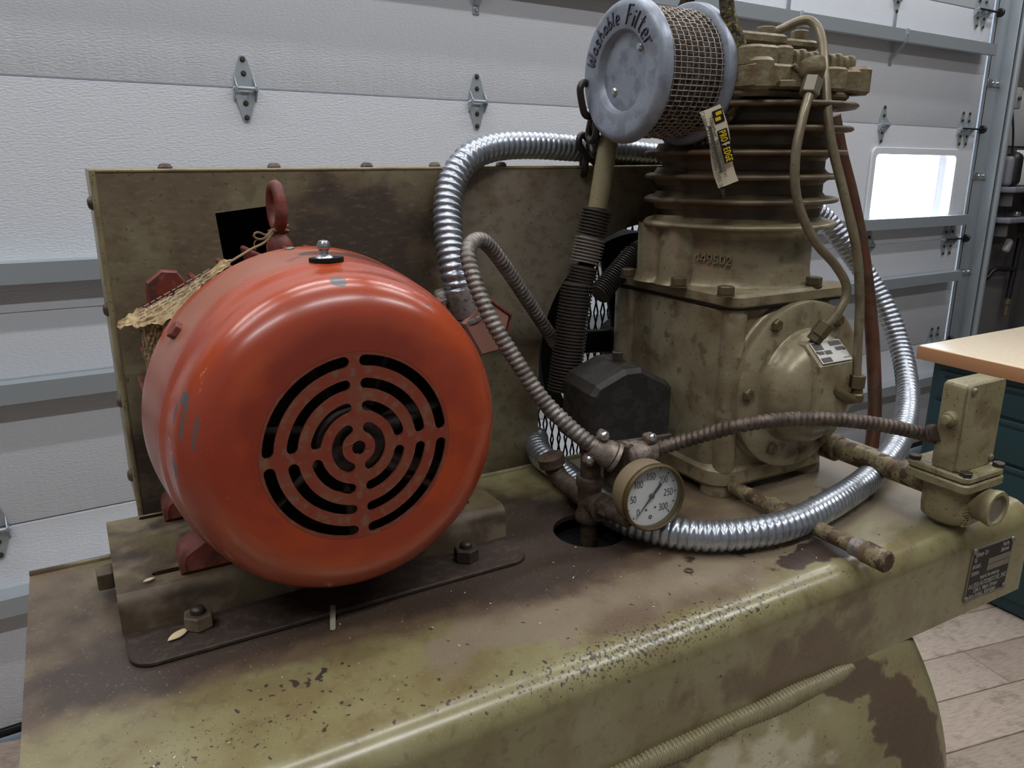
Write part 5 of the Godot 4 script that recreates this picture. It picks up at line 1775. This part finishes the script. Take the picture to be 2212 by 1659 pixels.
	part("tube", st, M.line_paint, t)
	st = start()
	hexagon(st, 0.0098, 0.018, aim(Vector3(0.8751, 0.1577, -0.6400), Vector3(0.0, 1, 0)), 0.0)
	part("nut", st, M.bolt_bronze, t)
	st = start()
	tube(st, smooth([Vector3(0.8381, 0.1610, -0.6480), Vector3(0.8483, 0.1534, -0.6430), Vector3(0.8668, 0.1438, -0.6400), Vector3(0.8775, 0.1447, -0.6400), Vector3(0.8761, 0.1576, -0.6400)], 0.003), 0.0072, 14)
	cyl(st, Vector3(0.8759, 0.1386, -0.6400), Vector3(0.8763, 0.1513, -0.6400), 0.0098, 0.002, 16)
	part("elbow", st, M.bolt_bronze, t)
	# copper riser behind
	st = start()
	tube(st, smooth([Vector3(1.1255, 0.5119, -0.9300), Vector3(1.1462, 0.4537, -0.9250), Vector3(1.1722, 0.3859, -0.9150), Vector3(1.1986, 0.2924, -0.9000), Vector3(1.2157, 0.1804, -0.8800), Vector3(1.2179, 0.0837, -0.8600), Vector3(1.2079, 0.0048, -0.8400), Vector3(1.19, -0.06, -0.825)], 0.01), 0.0118, 18)
	tag(part("copper_pipe", st, M.oxidised_copper), "reddish oxidised copper pipe coming down behind the oil lines", "pipe")
	# oil drain with coupling and cap, and the pipe to the float switch
	t = thing("drain_pipe", "rusty peeling drain pipe with a round cap lying over the platform edge", "pipe", Vector3(0.76, 0.0, -0.6))
	var A := Vector3(0.7466, 0.0160, -0.6916)
	var B := Vector3(0.7509, 0.0160, -0.4779)
	B.x = A.x
	var ab := B - A
	st = start()
	cyl(st, A - ab * 0.12, A + ab * 0.80, 0.0095, 0.0, 20)
	part("pipe", st, M.peeling_olive, t)
	st = start()
	cyl(st, A + ab * 0.2, A + ab * 0.40, 0.0125, 0.0012, 24)
	part("coupling", st, M.peeling_olive, t)
	st = start()
	cyl(st, A + ab * 0.78, A + ab * 0.86, 0.0112, 0.001, 24)
	part("thread", st, M.dusty_zinc, t)
	st = start()
	cyl(st, A + ab * 0.845, A + ab * 1.0, 0.0128, 0.0022, 28)
	part("cap", st, M.peeling_olive, t)


# ---------------------------------------------------------------- gauge, fittings, pressure switch
func clamp_connector(called: String, label: String, a: Vector3, b: Vector3, side: Vector3, r: float, m: Material) -> Node3D:
	# a cast clamp: mouth at a for the conduit, threaded collar at b, two lugs with slotted screws
	var t := thing(called, label, "conduit connector", (a + b) / 2.0)
	var d := (b - a).normalized()
	var len_ := (b - a).length()
	var st := start()
	lathe(st, [Vector2(r * 0.6, 0), Vector2(r * 0.98, 0), Vector2(r * 1.05, len_ * 0.08), Vector2(r * 1.12, len_ * 0.3), Vector2(r * 1.3, len_ * 0.55), Vector2(r * 1.3, len_ * 0.8), Vector2(r * 1.1, len_ * 0.86), Vector2(0, len_ * 0.86)], aim(a, d), 32, 50)
	part("saddle", st, m, t)
	st = start()
	lathe(st, [Vector2(r * 0.9, len_ * 0.84), Vector2(r * 1.42, len_ * 0.84), Vector2(r * 1.48, len_ * 0.88), Vector2(r * 1.48, len_ * 0.97), Vector2(r * 1.35, len_), Vector2(0, len_)], aim(a, d), 32, 50)
	part("collar", st, m, t)
	var u := (side - d * side.dot(d)).normalized()
	for s in [-1, 1]:
		st = start()
		var at: Vector3 = a + d * (len_ * 0.16) + u * (r * 1.35 * s)
		rbox(st, Vector3(r * 1.1, r * 0.9, r * 1.3), r * 0.3, along(d, u, at), 3)
		part("lug", st, m, t)
		st = start()
		var sd: Vector3 = (Vector3(-0.5, 0.35, 0.8) - d * Vector3(-0.5, 0.35, 0.8).dot(d)).normalized()
		lathe(st, [Vector2(r * 0.40, 0), Vector2(r * 0.38, r * 0.16), Vector2(r * 0.18, r * 0.27), Vector2(0, r * 0.28)], aim(at + sd * r * 0.62, sd), 16)
		rbox(st, Vector3(r * 0.8, r * 0.1, r * 0.12), 0.0002, along(u, sd, at + sd * r * 0.88), 1)
		part("screw", st, M.steel, t)
	return t


func build_fittings() -> void:
	var t := thing("pipe_manifold", "grimy iron pipe tee with a riser, elbow and nipple over the platform hole", "pipe fitting", Vector3(0.522, 0.0, -0.735))
	var c := Vector3(0.5225, 0.040, -0.735)
	var st := start()
	cyl(st, Vector3(0.5225, -0.13, -0.735), c + Vector3(0, -0.022, 0), 0.0105, 0.0, 24)
	part("riser", st, M.grimy_iron, t)
	st = start()
	lathe(st, [Vector2(0.010, -0.027), Vector2(0.0165, -0.027), Vector2(0.0175, -0.025), Vector2(0.0175, -0.018), Vector2(0.0145, -0.012), Vector2(0.0145, 0.016), Vector2(0.0175, 0.021), Vector2(0.0175, 0.030), Vector2(0.0165, 0.032), Vector2(0.010, 0.032)], Transform3D(Basis.IDENTITY, c), 32, 60)
	lathe(st, [Vector2(0.0140, 0.0), Vector2(0.0140, 0.016), Vector2(0.0172, 0.020), Vector2(0.0172, 0.028), Vector2(0.0100, 0.028)], aim(c, Vector3(0, 0, 1)), 32, 60)
	lathe(st, [Vector2(0.0140, 0.0), Vector2(0.0140, 0.018), Vector2(0.0120, 0.030), Vector2(0.0120, 0.05)], aim(c, Vector3(0, 0, -1)), 32, 60)
	part("tee", st, M.grimy_iron, t)
	st = start()
	tube(st, smooth([c + Vector3(0, 0, -0.03), c + Vector3(0, 0.001, -0.055), c + Vector3(-0.002, 0.008, -0.072), c + Vector3(-0.006, 0.022, -0.078)], 0.004), 0.0125, 20)
	lathe(st, [Vector2(0.012, 0), Vector2(0.0175, 0.001), Vector2(0.0175, 0.013), Vector2(0.012, 0.014), Vector2(0, 0.014)], aim(c + Vector3(-0.006, 0.020, -0.077), Vector3(-0.25, 1, -0.1)), 28)
	part("elbow", st, M.grimy_iron, t)
	st = start()
	cyl(st, c + Vector3(0, 0.03, 0), c + Vector3(0, 0.070, 0), 0.0125, 0.001, 24)
	part("upper_nipple", st, M.grimy_iron, t)
	st = start()
	cyl(st, c + Vector3(0, 0, 0.026), c + Vector3(0.004, 0.004, 0.075), 0.0105, 0.001, 20)
	hexagon(st, 0.0125, 0.014, aim(c + Vector3(0.001, 0.001, 0.03), Vector3(0.05, 0.05, 1)))
	part("gauge_nipple", st, M.grimy_iron, t)
	# pressure switch under a grey pressed cover
	t = thing("pressure_switch", "pressure switch under a dull grey pressed cover between motor and pump", "pressure switch", Vector3(0.585, 0.06, -0.80))
	st = start()
	var o := PackedVector2Array([Vector2(-0.060, -0.048), Vector2(0.060, -0.048), Vector2(0.060, 0.020), Vector2(0.052, 0.030), Vector2(0.012, 0.052), Vector2(-0.012, 0.052), Vector2(-0.052, 0.034), Vector2(-0.060, 0.022)])
	var sx := Transform3D(Basis(Vector3.UP, deg_to_rad(-8)), Vector3(0.618, 0.135, -0.815))
	slab(st, o, -0.045, 0.045, sx, [], null, 20.0, 0.006)
	part("cover", st, M.grey_cover, t)
	st = start()
	slab(st, rect_poly(-0.062, -0.056, 0.062, -0.042, 0.004, 3), -0.048, 0.048, sx, [], null, 20.0, 0.002)
	part("base", st, M.grimy_iron, t)
	st = start()
	hexagon(st, 0.008, 0.012, sx * Transform3D(Basis.IDENTITY, Vector3(0, 0.052, 0)), 0.010)
	part("cover_nut", st, M.dark_steel, t)
	st = start()
	cyl(st, sx * Vector3(0, -0.055, 0.0), sx * Vector3(0, -0.125, 0.0), 0.013, 0.001, 20)
	part("mounting_pipe", st, M.grimy_iron, t)
	var box_at := Vector3(0.5465, 0.1024, -0.7080)
	clamp_connector("conduit_connector", "cast zinc clamp connector on the end of the looping thin conduit", Vector3(0.5139, 0.1175, -0.7220), Vector3(0.5396, 0.1015, -0.7060), Vector3(0.1, 1, 0.1), 0.0128, M.cast_zinc)
	clamp_connector("conduit_connector", "cast zinc clamp connector joining the dark conduit just above the gauge", Vector3(0.5908, 0.1045, -0.7000), Vector3(0.5498, 0.1016, -0.7050), Vector3(0.0, 1, 0.1), 0.0128, M.cast_zinc)
	st = start()
	rbox(st, Vector3(0.012, 0.034, 0.03), 0.003, Transform3D(Basis(Vector3.UP, 0.5), box_at), 2)
	tag(part("coupling_nut", st, M.grimy_iron), "small dark iron block between the two cast conduit connectors", "fitting")
	clamp_connector("conduit_connector", "grey clamp connector joining the thick conduit to the motor terminal box", Vector3(0.4189, 0.2931, -0.8850), Vector3(0.4329, 0.2494, -0.8850), Vector3(0.9, 0.2, 0.3), 0.0175, M.dusty_zinc)

	# gauge
	var g := Vector3(0.545, 0.075, -0.641)
	t = thing("pressure_gauge", "round white-faced pressure gauge in a tan case reading up to 300", "pressure gauge", g)
	var gx := Transform3D(Basis(Vector3.UP, deg_to_rad(-6)) * Basis(Vector3.RIGHT, deg_to_rad(-2)), g)
	var gy := gx * Transform3D(Basis(Vector3(1, 0, 0), Vector3(0, 0, 1), Vector3(0, -1, 0)), Vector3.ZERO)
	st = start()
	lathe(st, [Vector2(0, -0.034), Vector2(0.032, -0.034), Vector2(0.0365, -0.031), Vector2(0.0385, -0.026), Vector2(0.0388, -0.012), Vector2(0.0382, 0.002)], gy, 72, 60)
	part("case", st, M.gauge_case, t)
	st = start()
	lathe(st, [Vector2(0.0382, -0.004), Vector2(0.0402, -0.003), Vector2(0.0405, 0.001), Vector2(0.0396, 0.0036), Vector2(0.0376, 0.0042), Vector2(0.0366, 0.003), Vector2(0.0362, -0.006)], gy, 72, 60)
	part("bezel", st, M.bezel_paint, t)
	st = start()
	lathe(st, [Vector2(0.0366, -0.0062), Vector2(0, -0.006)], gy, 64)
	var dial := part("dial", st, M.dial_white, t)
	# numerals and scale
	for n in [["0", 227.0], ["50", 182.0], ["100", 137.0], ["150", 92.0], ["200", 47.0], ["250", 2.0], ["300", -43.0]]:
		var a := deg_to_rad(n[1])
		var rr := 0.0235 if n[0] != "0" else 0.0245
		var w := words(n[0], 0.0084, 0.0003, Transform3D.IDENTITY)
		var bb := w.get_aabb()
		var ctr := bb.position + bb.size / 2
		part("numeral", words(n[0], 0.0084, 0.0003, gx * Transform3D(Basis.IDENTITY.scaled(Vector3(0.66, 1, 1)), Vector3(cos(a) * rr - ctr.x * 0.66, sin(a) * rr - ctr.y, -0.0058))), M.ink, dial)
	st = start()
	for k in 61:
		var a := deg_to_rad(227.0 - 270.0 * k / 60.0)
		var big := k % 5 == 0
		var u := Vector3(cos(a), sin(a), 0)
		var v := Vector3(-sin(a), cos(a), 0)
		var r0 := 0.0300 if big else 0.0315
		var r1 := 0.0345
		var h0 := 0.0001
		var h1 := 0.0009 if big else 0.0002
		var q := [u * r0 - v * h0, u * r1 - v * h1, u * r1 + v * h1, u * r0 + v * h0]
		var z := Vector3(0, 0, -0.0057)
		tri(st, gx * (q[0] + z), gx * (q[1] + z), gx * (q[2] + z))
		tri(st, gx * (q[0] + z), gx * (q[2] + z), gx * (q[3] + z))
	part("scale", st, M.ink, dial)
	st = start()
	for p in [Vector2(-0.006, -0.0165), Vector2(0.006, -0.0150)]:
		cyl(st, gx * Vector3(p.x, p.y, -0.006), gx * Vector3(p.x, p.y, -0.0052), 0.0014, 0.0003, 12)
	part("dial_screw", st, M.needle_grey, dial)
	st = start()
	lathe(st, [Vector2(0.0012, 0), Vector2(0.0024, 0), Vector2(0.0024, 0.0003), Vector2(0.0012, 0.0003)], gx * aim(Vector3(0, -0.0262, -0.006), Vector3(0, 0, 1)), 20)
	part("emblem", st, M.ink, dial)
	st = start()
	var nd := Vector2(cos(deg_to_rad(229.0)), sin(deg_to_rad(229.0)))
	var nn := Vector2(-nd.y, nd.x)
	slab(st, PackedVector2Array([nd * 0.033, nd * 0.002 + nn * 0.0010, -nd * 0.007 + nn * 0.0013, -nd * 0.018 + nn * 0.0016, -nd * 0.0185, -nd * 0.018 - nn * 0.0016, -nd * 0.007 - nn * 0.0013, nd * 0.002 - nn * 0.0010]), -0.0040, -0.0032, gx)
	var needle := part("needle", st, M.needle_grey, t)
	st = start()
	lathe(st, [Vector2(0.0028, -0.0055), Vector2(0.0028, -0.0026), Vector2(0.002, -0.002), Vector2(0, -0.0019)], gy, 20)
	part("hub", st, M.dark_steel, needle)
	st = start()
	lathe(st, [Vector2(0.0364, -0.0006), Vector2(0, -0.0005)], gy, 48)
	part("lens", st, M.glass, t)


# ---------------------------------------------------------------- float switch at the right end
func build_switch() -> void:
	var t := thing("float_switch", "olive cast oil-level switch with a tall cover box at the right end", "switch", Vector3(0.942, 0.0, -0.53))
	var c := Vector3(0.940, 0, -0.530)
	var st := start()
	lathe(st, [Vector2(0, 0.004), Vector2(0.026, 0.004), Vector2(0.0335, 0.010), Vector2(0.0345, 0.02), Vector2(0.0345, 0.060)], Transform3D(Basis.IDENTITY, c), 48, 60)
	lathe(st, [Vector2(0.0215, 0.0), Vector2(0.0215, 0.036), Vector2(0.0225, 0.038), Vector2(0.0235, 0.044), Vector2(0.0225, 0.047), Vector2(0.018, 0.047), Vector2(0.0175, 0.043), Vector2(0, 0.043)], aim(c + Vector3(0.004, 0.036, 0.008), Vector3(0, 0, 1)), 40, 40)
	part("body", st, M.olive_paint, t)
	st = start()
	lathe(st, [Vector2(0.0178, 0.0436), Vector2(0, 0.0438)], aim(c + Vector3(0.004, 0.036, 0.008), Vector3(0, 0, 1)), 32)
	part("sight_disc", st, M.plate_silver, t)
	st = start()
	slab(st, rect_poly(0.895, 0.489, 0.978, 0.573, 0.010, 5), 0.058, 0.070, Transform3D(TOPS, Vector3.ZERO), [], null, 25.0, 0.002)
	slab(st, rect_poly(0.896, 0.490, 0.977, 0.572, 0.010, 5), 0.071, 0.080, Transform3D(TOPS, Vector3.ZERO), [], null, 25.0, 0.002)
	part("flange", st, M.olive_paint, t)
	for p in [Vector2(0.904, -0.498), Vector2(0.970, -0.497), Vector2(0.904, -0.564), Vector2(0.969, -0.565)]:
		st = start()
		hexagon(st, 0.0076, 0.0055, Transform3D(Basis(Vector3.UP, 0.4), Vector3(p.x, 0.0795, p.y)))
		part("flange_screw", st, M.dark_steel, t)
	st = start()
	slab(st, rect_poly(0.899, 0.078, 0.972, 0.190, 0.006, 4), -0.036, -0.0045, Transform3D(Basis.IDENTITY, Vector3(0, 0, -0.505)), [], null, 25.0, 0.003)
	part("cover_box", st, M.olive_paint, t)
	st = start()
	slab(st, rect_poly(0.8985, 0.080, 0.9725, 0.191, 0.007, 4), -0.0045, -0.0015, Transform3D(Basis.IDENTITY, Vector3(0, 0, -0.505)), [], null, 25.0, 0.0012)
	var lid := part("front_plate", st, M.olive_paint, t)
	for p in [Vector2(0.9065, 0.1835), Vector2(0.966, 0.0895)]:
		st = start()
		lathe(st, [Vector2(0.0048, -0.001), Vector2(0.0046, 0.001), Vector2(0.003, 0.0028), Vector2(0, 0.0034)], aim(Vector3(p.x, p.y, -0.5062), Vector3(0, 0, 1)), 16)
		part("screw", st, M.plate_silver, lid)
	# push button and boss on the left side of the box
	var k := Vector3(0.899, 0.146, -0.524)
	st = start()
	lathe(st, [Vector2(0.0095, 0), Vector2(0.0090, 0.004), Vector2(0.0075, 0.007), Vector2(0.0058, 0.007), Vector2(0.0058, 0.012), Vector2(0.0052, 0.0135), Vector2(0, 0.0138)], aim(k, Vector3(-1, 0, 0)), 24)
	part("push_button", st, M.olive_paint, t)
	# raised part number down the body
	part("casting_number", words("121-XP84", 0.0085, 0.003, along(Vector3(0.0, -1, 0), Vector3(0.82, 0.0, 0.57), c + Vector3(sin(-0.52) * 0.0342, 0.031, cos(-0.52) * 0.0342))), M.olive_paint, t)
	st = start()
	lathe(st, [Vector2(0.0085, 0), Vector2(0.0108, 0.0005), Vector2(0.0112, 0.006), Vector2(0.0125, 0.0065), Vector2(0.0125, 0.011), Vector2(0.0108, 0.0115), Vector2(0.0108, 0.018), Vector2(0, 0.0185)], aim(Vector3(0.9032, 0.1151, -0.5520), Vector3(0.9, 0.12, 0.25) * 0.0 + (Vector3(0.899, 0.126, -0.532) - Vector3(0.9032, 0.1151, -0.5520))), 24)
	part("conduit_bushing", st, M.dark_conduit, t)
	# pipe from the pump
	t = thing("oil_pipe", "peeling olive pipe joining the crankcase to the float switch", "pipe", Vector3(0.936, 0.041, -0.64))
	st = start()
	cyl(st, Vector3(0.937, 0.041, -0.735), Vector3(0.940, 0.040, -0.555), 0.0155, 0.0, 24)
	part("pipe", st, M.peeling_olive, t)
	st = start()
	cyl(st, Vector3(0.937, 0.041, -0.728), Vector3(0.937, 0.041, -0.70), 0.0195, 0.003, 28)
	part("coupling", st, M.peeling_olive, t)


# ---------------------------------------------------------------- tag, sling, chain, twine, litter
func build_small_things() -> void:
	# lifting sling round the filter neck, going up out of the picture
	var st := start()
	tube(st, smooth([Vector3(0.7162, 0.7713, -0.7750), Vector3(0.7211, 0.6761, -0.7700), Vector3(0.7218, 0.6161, -0.7650), Vector3(0.734, 0.56, -0.748), Vector3(0.735, 0.50, -0.762), Vector3(0.736, 0.462, -0.81), Vector3(0.737, 0.47, -0.86), Vector3(0.738, 0.53, -0.895), Vector3(0.738, 0.60, -0.88), Vector3(0.737, 0.68, -0.83), Vector3(0.7393, 0.7816, -0.8000)], 0.006), 0.0088, 14, true)
	tag(part("lifting_sling", st, M.sling_web), "mottled brown lifting sling looped round the neck behind the filter", "sling")
	# its sewn-in label
	var t := thing("sling_label", "cream printed label hanging below the filter with a black and yellow badge", "label", Vector3(0.6819, 0.4682, -0.7200))
	var lx := along(Vector3(0.6946, 0.4316, -0.7180) - Vector3(0.6717, 0.4895, -0.7220), Vector3(0.7021, 0.4448, -0.7120) - Vector3(0.6862, 0.4210, -0.7220), Vector3(0.6828, 0.4588, -0.7200))
	st = start()
	var rows := []
	for j in 3:
		var row := []
		for i in 13:
			var u := -0.046 + 0.092 * i / 12
			row.append(lx * Vector3(u, (j - 1) * 0.0125 + 0.002 * sin(i * 0.5), 0.0025 * sin(i * 0.45)))
		rows.append(row)
	st.set_smooth_group(1)
	grid(st, rows)
	var back := []
	for r in rows:
		var q := []
		for p in r:
			q.append(p - lx.basis.z * 0.0005)
		q.reverse()
		back.append(q)
	grid(st, back)
	part("tape", st, M.tag_cream, t)
	st = start()
	slab(st, rect_poly(-0.019, 0.0005, 0.020, 0.0125, 0.001, 3), 0.0022, 0.0029, lx)
	slab(st, rect_poly(-0.042, 0.0005, -0.027, 0.0125, 0.001, 3), 0.0022, 0.0029, lx)
	var badge := part("badge", st, M.label_black, t)
	part("lettering", words("PRO", 0.0080, 0.0004, lx * Transform3D(Basis.IDENTITY.scaled(Vector3(0.60, 1, 1)), Vector3(-0.0115, 0.0062, 0.0031)), true), M.label_yellow, badge)
	part("lettering", words("EDGE", 0.0080, 0.0004, lx * Transform3D(Basis.IDENTITY.scaled(Vector3(0.60, 1, 1)), Vector3(0.0105, 0.0062, 0.0031)), true), M.label_yellow, badge)
	st = start()
	slab(st, PackedVector2Array([Vector2(-0.0015, 0.0115), Vector2(0.0012, 0.0115), Vector2(0.0002, 0.0072), Vector2(0.0018, 0.0072), Vector2(-0.0012, 0.0012), Vector2(-0.0002, 0.0058), Vector2(-0.0018, 0.0058)]), 0.0028, 0.0032, lx * Transform3D(Basis.IDENTITY, Vector3(-0.0016, 0, 0)))
	part("flash", st, M.tag_cream, badge)
	st = start()
	slab(st, rect_poly(-0.040, 0.004, -0.036, 0.011), 0.0028, 0.0032, lx)
	slab(st, rect_poly(-0.034, 0.002, -0.030, 0.0085), 0.0028, 0.0032, lx)
	part("emblem", st, M.label_yellow, badge)
	part("lettering", words("Tougher, Stronger, Better.", 0.0030, 0.0003, lx * Transform3D(Basis.IDENTITY, Vector3(0.0, -0.0022, 0.0026))), M.label_grey, t)
	st = start()
	slab(st, rect_poly(-0.028, -0.0078, 0.028, -0.0046), 0.0022, 0.0028, lx)
	part("print_bar", st, M.label_grey, t)
	part("lettering", words("CARDS ACCOMPANYING THIS SLING", 0.0028, 0.0003, lx * Transform3D(Basis.IDENTITY, Vector3(0.006, -0.0104, 0.0026))), M.label_grey, t)
	# dark chain hanging behind the filter
	t = thing("chain", "dark iron chain hanging at the left behind the filter", "chain", Vector3(0.6442, 0.4713, -0.9300))
	var spots := [[Vector3(0.6159, 0.5194, -0.9000), 0.2, 0.3], [Vector3(0.6322, 0.4883, -0.9050), 1.5, 0.4], [Vector3(0.6468, 0.4757, -0.9100), 0.4, 0.5], [Vector3(0.6488, 0.4713, -0.9300), 1.3, -0.5], [Vector3(0.6529, 0.4606, -0.9500), 0.3, 0.9], [Vector3(0.6590, 0.4437, -0.9650), 1.2, 0.2], [Vector3(0.6884, 0.4468, -0.9750), 0.5, 1.2]]
	for s in spots:
		st = start()
		var b := Basis(Vector3.UP, s[1]) * Basis(Vector3(0, 0, 1), s[2])
		var ring := PackedVector3Array()
		for i in 25:
			var a := TAU * i / 24
			var q := Vector3(cos(a) * 0.0095, sin(a) * 0.012, 0)
			q.y += 0.009 * signf(sin(a)) * minf(1.0, absf(sin(a)) * 3.0)
			ring.append(s[0] + b * q)
		tube(st, ring, 0.0048, 10, false)
		part("link", st, M.chain_iron, t)
	st = start()
	box(st, Vector3(0.722, 0.435, -0.99), Vector3(0.752, 0.50, -0.984), 0.002, 1)
	tag(part("flat_bracket", st, M.dark_conduit), "flat grey bar standing on the belt guard just right of the olive pipe", "bracket")
	# torn paper tag on the motor, tied on with twine
	t = thing("paper_tag", "crumpled torn yellowed paper tag lying along the left shoulder of the motor", "tag", Vector3(0.0964, 0.3252, -0.8300))
	var spine := [Vector3(0.0345, 0.2908, -0.8650), Vector3(0.0542, 0.3001, -0.8600), Vector3(0.0763, 0.3106, -0.8550), Vector3(0.0987, 0.3222, -0.8500), Vector3(0.1169, 0.3346, -0.8450), Vector3(0.1304, 0.3437, -0.8400), Vector3(0.1434, 0.3481, -0.8350)]
	var low := [Vector3(0.0320, 0.2882, -0.8500), Vector3(0.0541, 0.2887, -0.8350), Vector3(0.0733, 0.2941, -0.8250), Vector3(0.0924, 0.3087, -0.8200), Vector3(0.1085, 0.3234, -0.8200), Vector3(0.1226, 0.3346, -0.8200), Vector3(0.1394, 0.3448, -0.8250)]
	crumpled(t, "sheet", spine, low, 3)
	crumpled(t, "sheet", [Vector3(0.0519, 0.2880, -0.8400), Vector3(0.0614, 0.2907, -0.8350), Vector3(0.0717, 0.2921, -0.8320), Vector3(0.0767, 0.2938, -0.8300)], [Vector3(0.0543, 0.2398, -0.8550), Vector3(0.0582, 0.2405, -0.8500), Vector3(0.0609, 0.2503, -0.8480), Vector3(0.0710, 0.2827, -0.8350)], 8)
	st = start()
	var lt := along(spine[4] - spine[1], spine[3] - low[3], (spine[3] + low[3]) / 2.0 + Vector3(-0.004, 0.006, 0.006))
	for k in 4:
		var y := 0.009 - 0.006 * k
		var x := -0.045
		var rng := RandomNumberGenerator.new()
		rng.seed = 90 + k
		while x < 0.03:
			var w := rng.randf_range(0.003, 0.009)
			slab(st, rect_poly(x, y, x + w, y + 0.0018), 0.0, 0.0006, lt)
			x += w + 0.0025
	part("faded_print", st, M.faded_print, t)
	# twine
	st = start()
	var eye := MC + Vector3(0.0, 0.170, -0.245)
	tube(st, smooth([Vector3(0.1410, 0.3469, -0.8300), Vector3(0.1537, 0.3516, -0.8400), Vector3(0.1697, 0.3557, -0.8600), Vector3(0.1874, 0.3597, -0.8800), eye + Vector3(-0.008, 0.004, 0.008)], 0.004), 0.0014, 7)
	for k in 2:
		var ring := PackedVector3Array()
		for i in 21:
			var a := TAU * i / 20
			ring.append(eye + Vector3(cos(a) * 0.0105, 0.004 + k * 0.004 + 0.003 * sin(a + k), sin(a) * 0.0105))
		tube(st, ring, 0.0014, 7, false)
	tube(st, smooth([eye + Vector3(-0.009, 0.006, 0.008), Vector3(0.1905, 0.3666, -0.8850), Vector3(0.1805, 0.3704, -0.8800), Vector3(0.1763, 0.3667, -0.8800), Vector3(0.1842, 0.3628, -0.8800), eye + Vector3(-0.009, 0.004, 0.009)], 0.003), 0.0013, 7)
	tube(st, smooth([eye + Vector3(-0.009, 0.006, 0.008), Vector3(0.1858, 0.3638, -0.8800), Vector3(0.1778, 0.3617, -0.8800), Vector3(0.1759, 0.3569, -0.8800), Vector3(0.1774, 0.3518, -0.8800)], 0.003), 0.0007, 6)
	tag(part("twine", st, M.twine), "frayed twine tied round the motor's lifting eye holding the paper tag", "string")
	# litter on the platform
	st = start()
	husk(st, Vector3(0.0427, 0.0075, -0.7323), 0.0125, 0.6)
	tag(part("seed_husk", st, M.husk), "large pale seed husk lying beside the nut on the slide base flange", "seed husk", "")
	st = start()
	husk(st, Vector3(0.0261, 0.0465, -0.7810), 0.006, 0.3)
	tag(part("seed_husk", st, M.husk), "small pale seed husk on top of the slide base beside the slot", "seed husk", "")
	st = start()
	husk(st, Vector3(0.1233, 0.0025, -0.7073), 0.007, -0.4)
	tag(part("seed_husk", st, M.husk), "small pale seed husk on the platform just in front of the slide base", "seed husk", "")
	st = start()
	lathe(st, [Vector2(0.0030, 0), Vector2(0.0052, 0), Vector2(0.0052, 0.0012), Vector2(0.0030, 0.0012), Vector2(0.0030, 0)], Transform3D(Basis.IDENTITY, Vector3(0.5612, 0.0005, -0.5935)), 20)
	tag(part("washer", st, M.bolt_bronze), "tiny brassy washer lying on the platform in front of the bright conduit", "washer")
	st = start()
	var sa := Vector3(0.1874, 0.0075, -0.7088)
	var sb := Vector3(0.1768, 0.0008, -0.6757)
	slab(st, rect_poly(-0.0027, 0.0, 0.0027, sa.distance_to(sb), 0.002, 3), 0.0, 0.0008, along((sb - sa).cross(Vector3.UP) * -1.0, sa - sb, sb))
	tag(part("metal_strip", st, M.pale_strip), "narrow pale strip on the platform below the motor's fan cover", "strip")
	var rng2 := RandomNumberGenerator.new()
	rng2.seed = 77
	st = start()
	for i in 130:
		var x := rng2.randf_range(-0.07, 0.75)
		var z := -rng2.randf_range(0.52, 0.94)
		var s := rng2.randf_range(0.0005, 0.0013)
		if Vector2(x - 0.522, z + 0.735).length() < 0.05 or (x < 0.43 and z < -0.69):
			continue
		rbox(st, Vector3(s * rng2.randf_range(1, 3), s * 0.6, s), s * 0.25, Transform3D(Basis(Vector3.UP, rng2.randf() * 3.0), Vector3(x, s * 0.3 + 0.0001, z)), 1)
	var lit := part("debris", st, M.husk)
	lit.set_meta("kind", "stuff")
	tag(lit, "pale crumbs and grit scattered over the olive platform", "debris")


func husk(st: SurfaceTool, at: Vector3, size: float, turn: float) -> void:
	st.set_smooth_group(1)
	var b := Basis(Vector3.UP, turn)
	var rows := []
	for j in 7:
		var row := []
		for i in 9:
			var u := -1.0 + 2.0 * i / 8
			var v := -1.0 + 2.0 * j / 6
			var w := (1.0 - u * u) * 0.42
			row.append(at + b * Vector3(u * size, 0.16 * size * (1.0 - v * v) * (1.0 - u * u) + 0.0004, -v * w * size))
		rows.append(row)
	grid(st, rows)
	st.set_smooth_group(2)
	var back := []
	for r in rows:
		var q := []
		for p in r:
			q.append(p - Vector3(0, 0.0006, 0))
		q.reverse()
		back.append(q)
	grid(st, back)


func crumpled(parent: Node3D, called: String, a: Array, b: Array, seed_: int) -> void:
	# a torn sheet spanned between two edges, creased and a fraction of a millimetre thick
	var n := FastNoiseLite.new()
	n.seed = seed_
	n.frequency = 0.35
	var A := smooth(a, 0.004)
	var B := smooth(b, 0.004)
	var rows := []
	var back := []
	for j in 15:
		var v := j / 14.0
		var row := []
		var rear := []
		for i in 33:
			var u := i / 32.0
			var p: Vector3 = B[int(u * (B.size() - 1))].lerp(A[int(u * (A.size() - 1))], v)
			var e := 0.0
			if j == 0 or j == 14:
				e = n.get_noise_2d(i * 3.0, j * 9.0) * 0.006
			p += Vector3(0, 1, 0) * e + Vector3(0.2, 0.6, 0.7) * (n.get_noise_2d(i * 0.9, j * 0.9 + 40.0) * 0.0065 + n.get_noise_2d(i * 2.5, j * 2.5 + 90.0) * 0.002)
			row.append(p)
			rear.append(p - Vector3(0.0, 0.0006, 0.0006))
		rear.reverse()
		rows.append(row)
		back.append(rear)
	var st := start()
	st.set_smooth_group(1)
	grid(st, rows)
	st.set_smooth_group(2)
	grid(st, back)
	part(called, st, M.old_paper, parent)
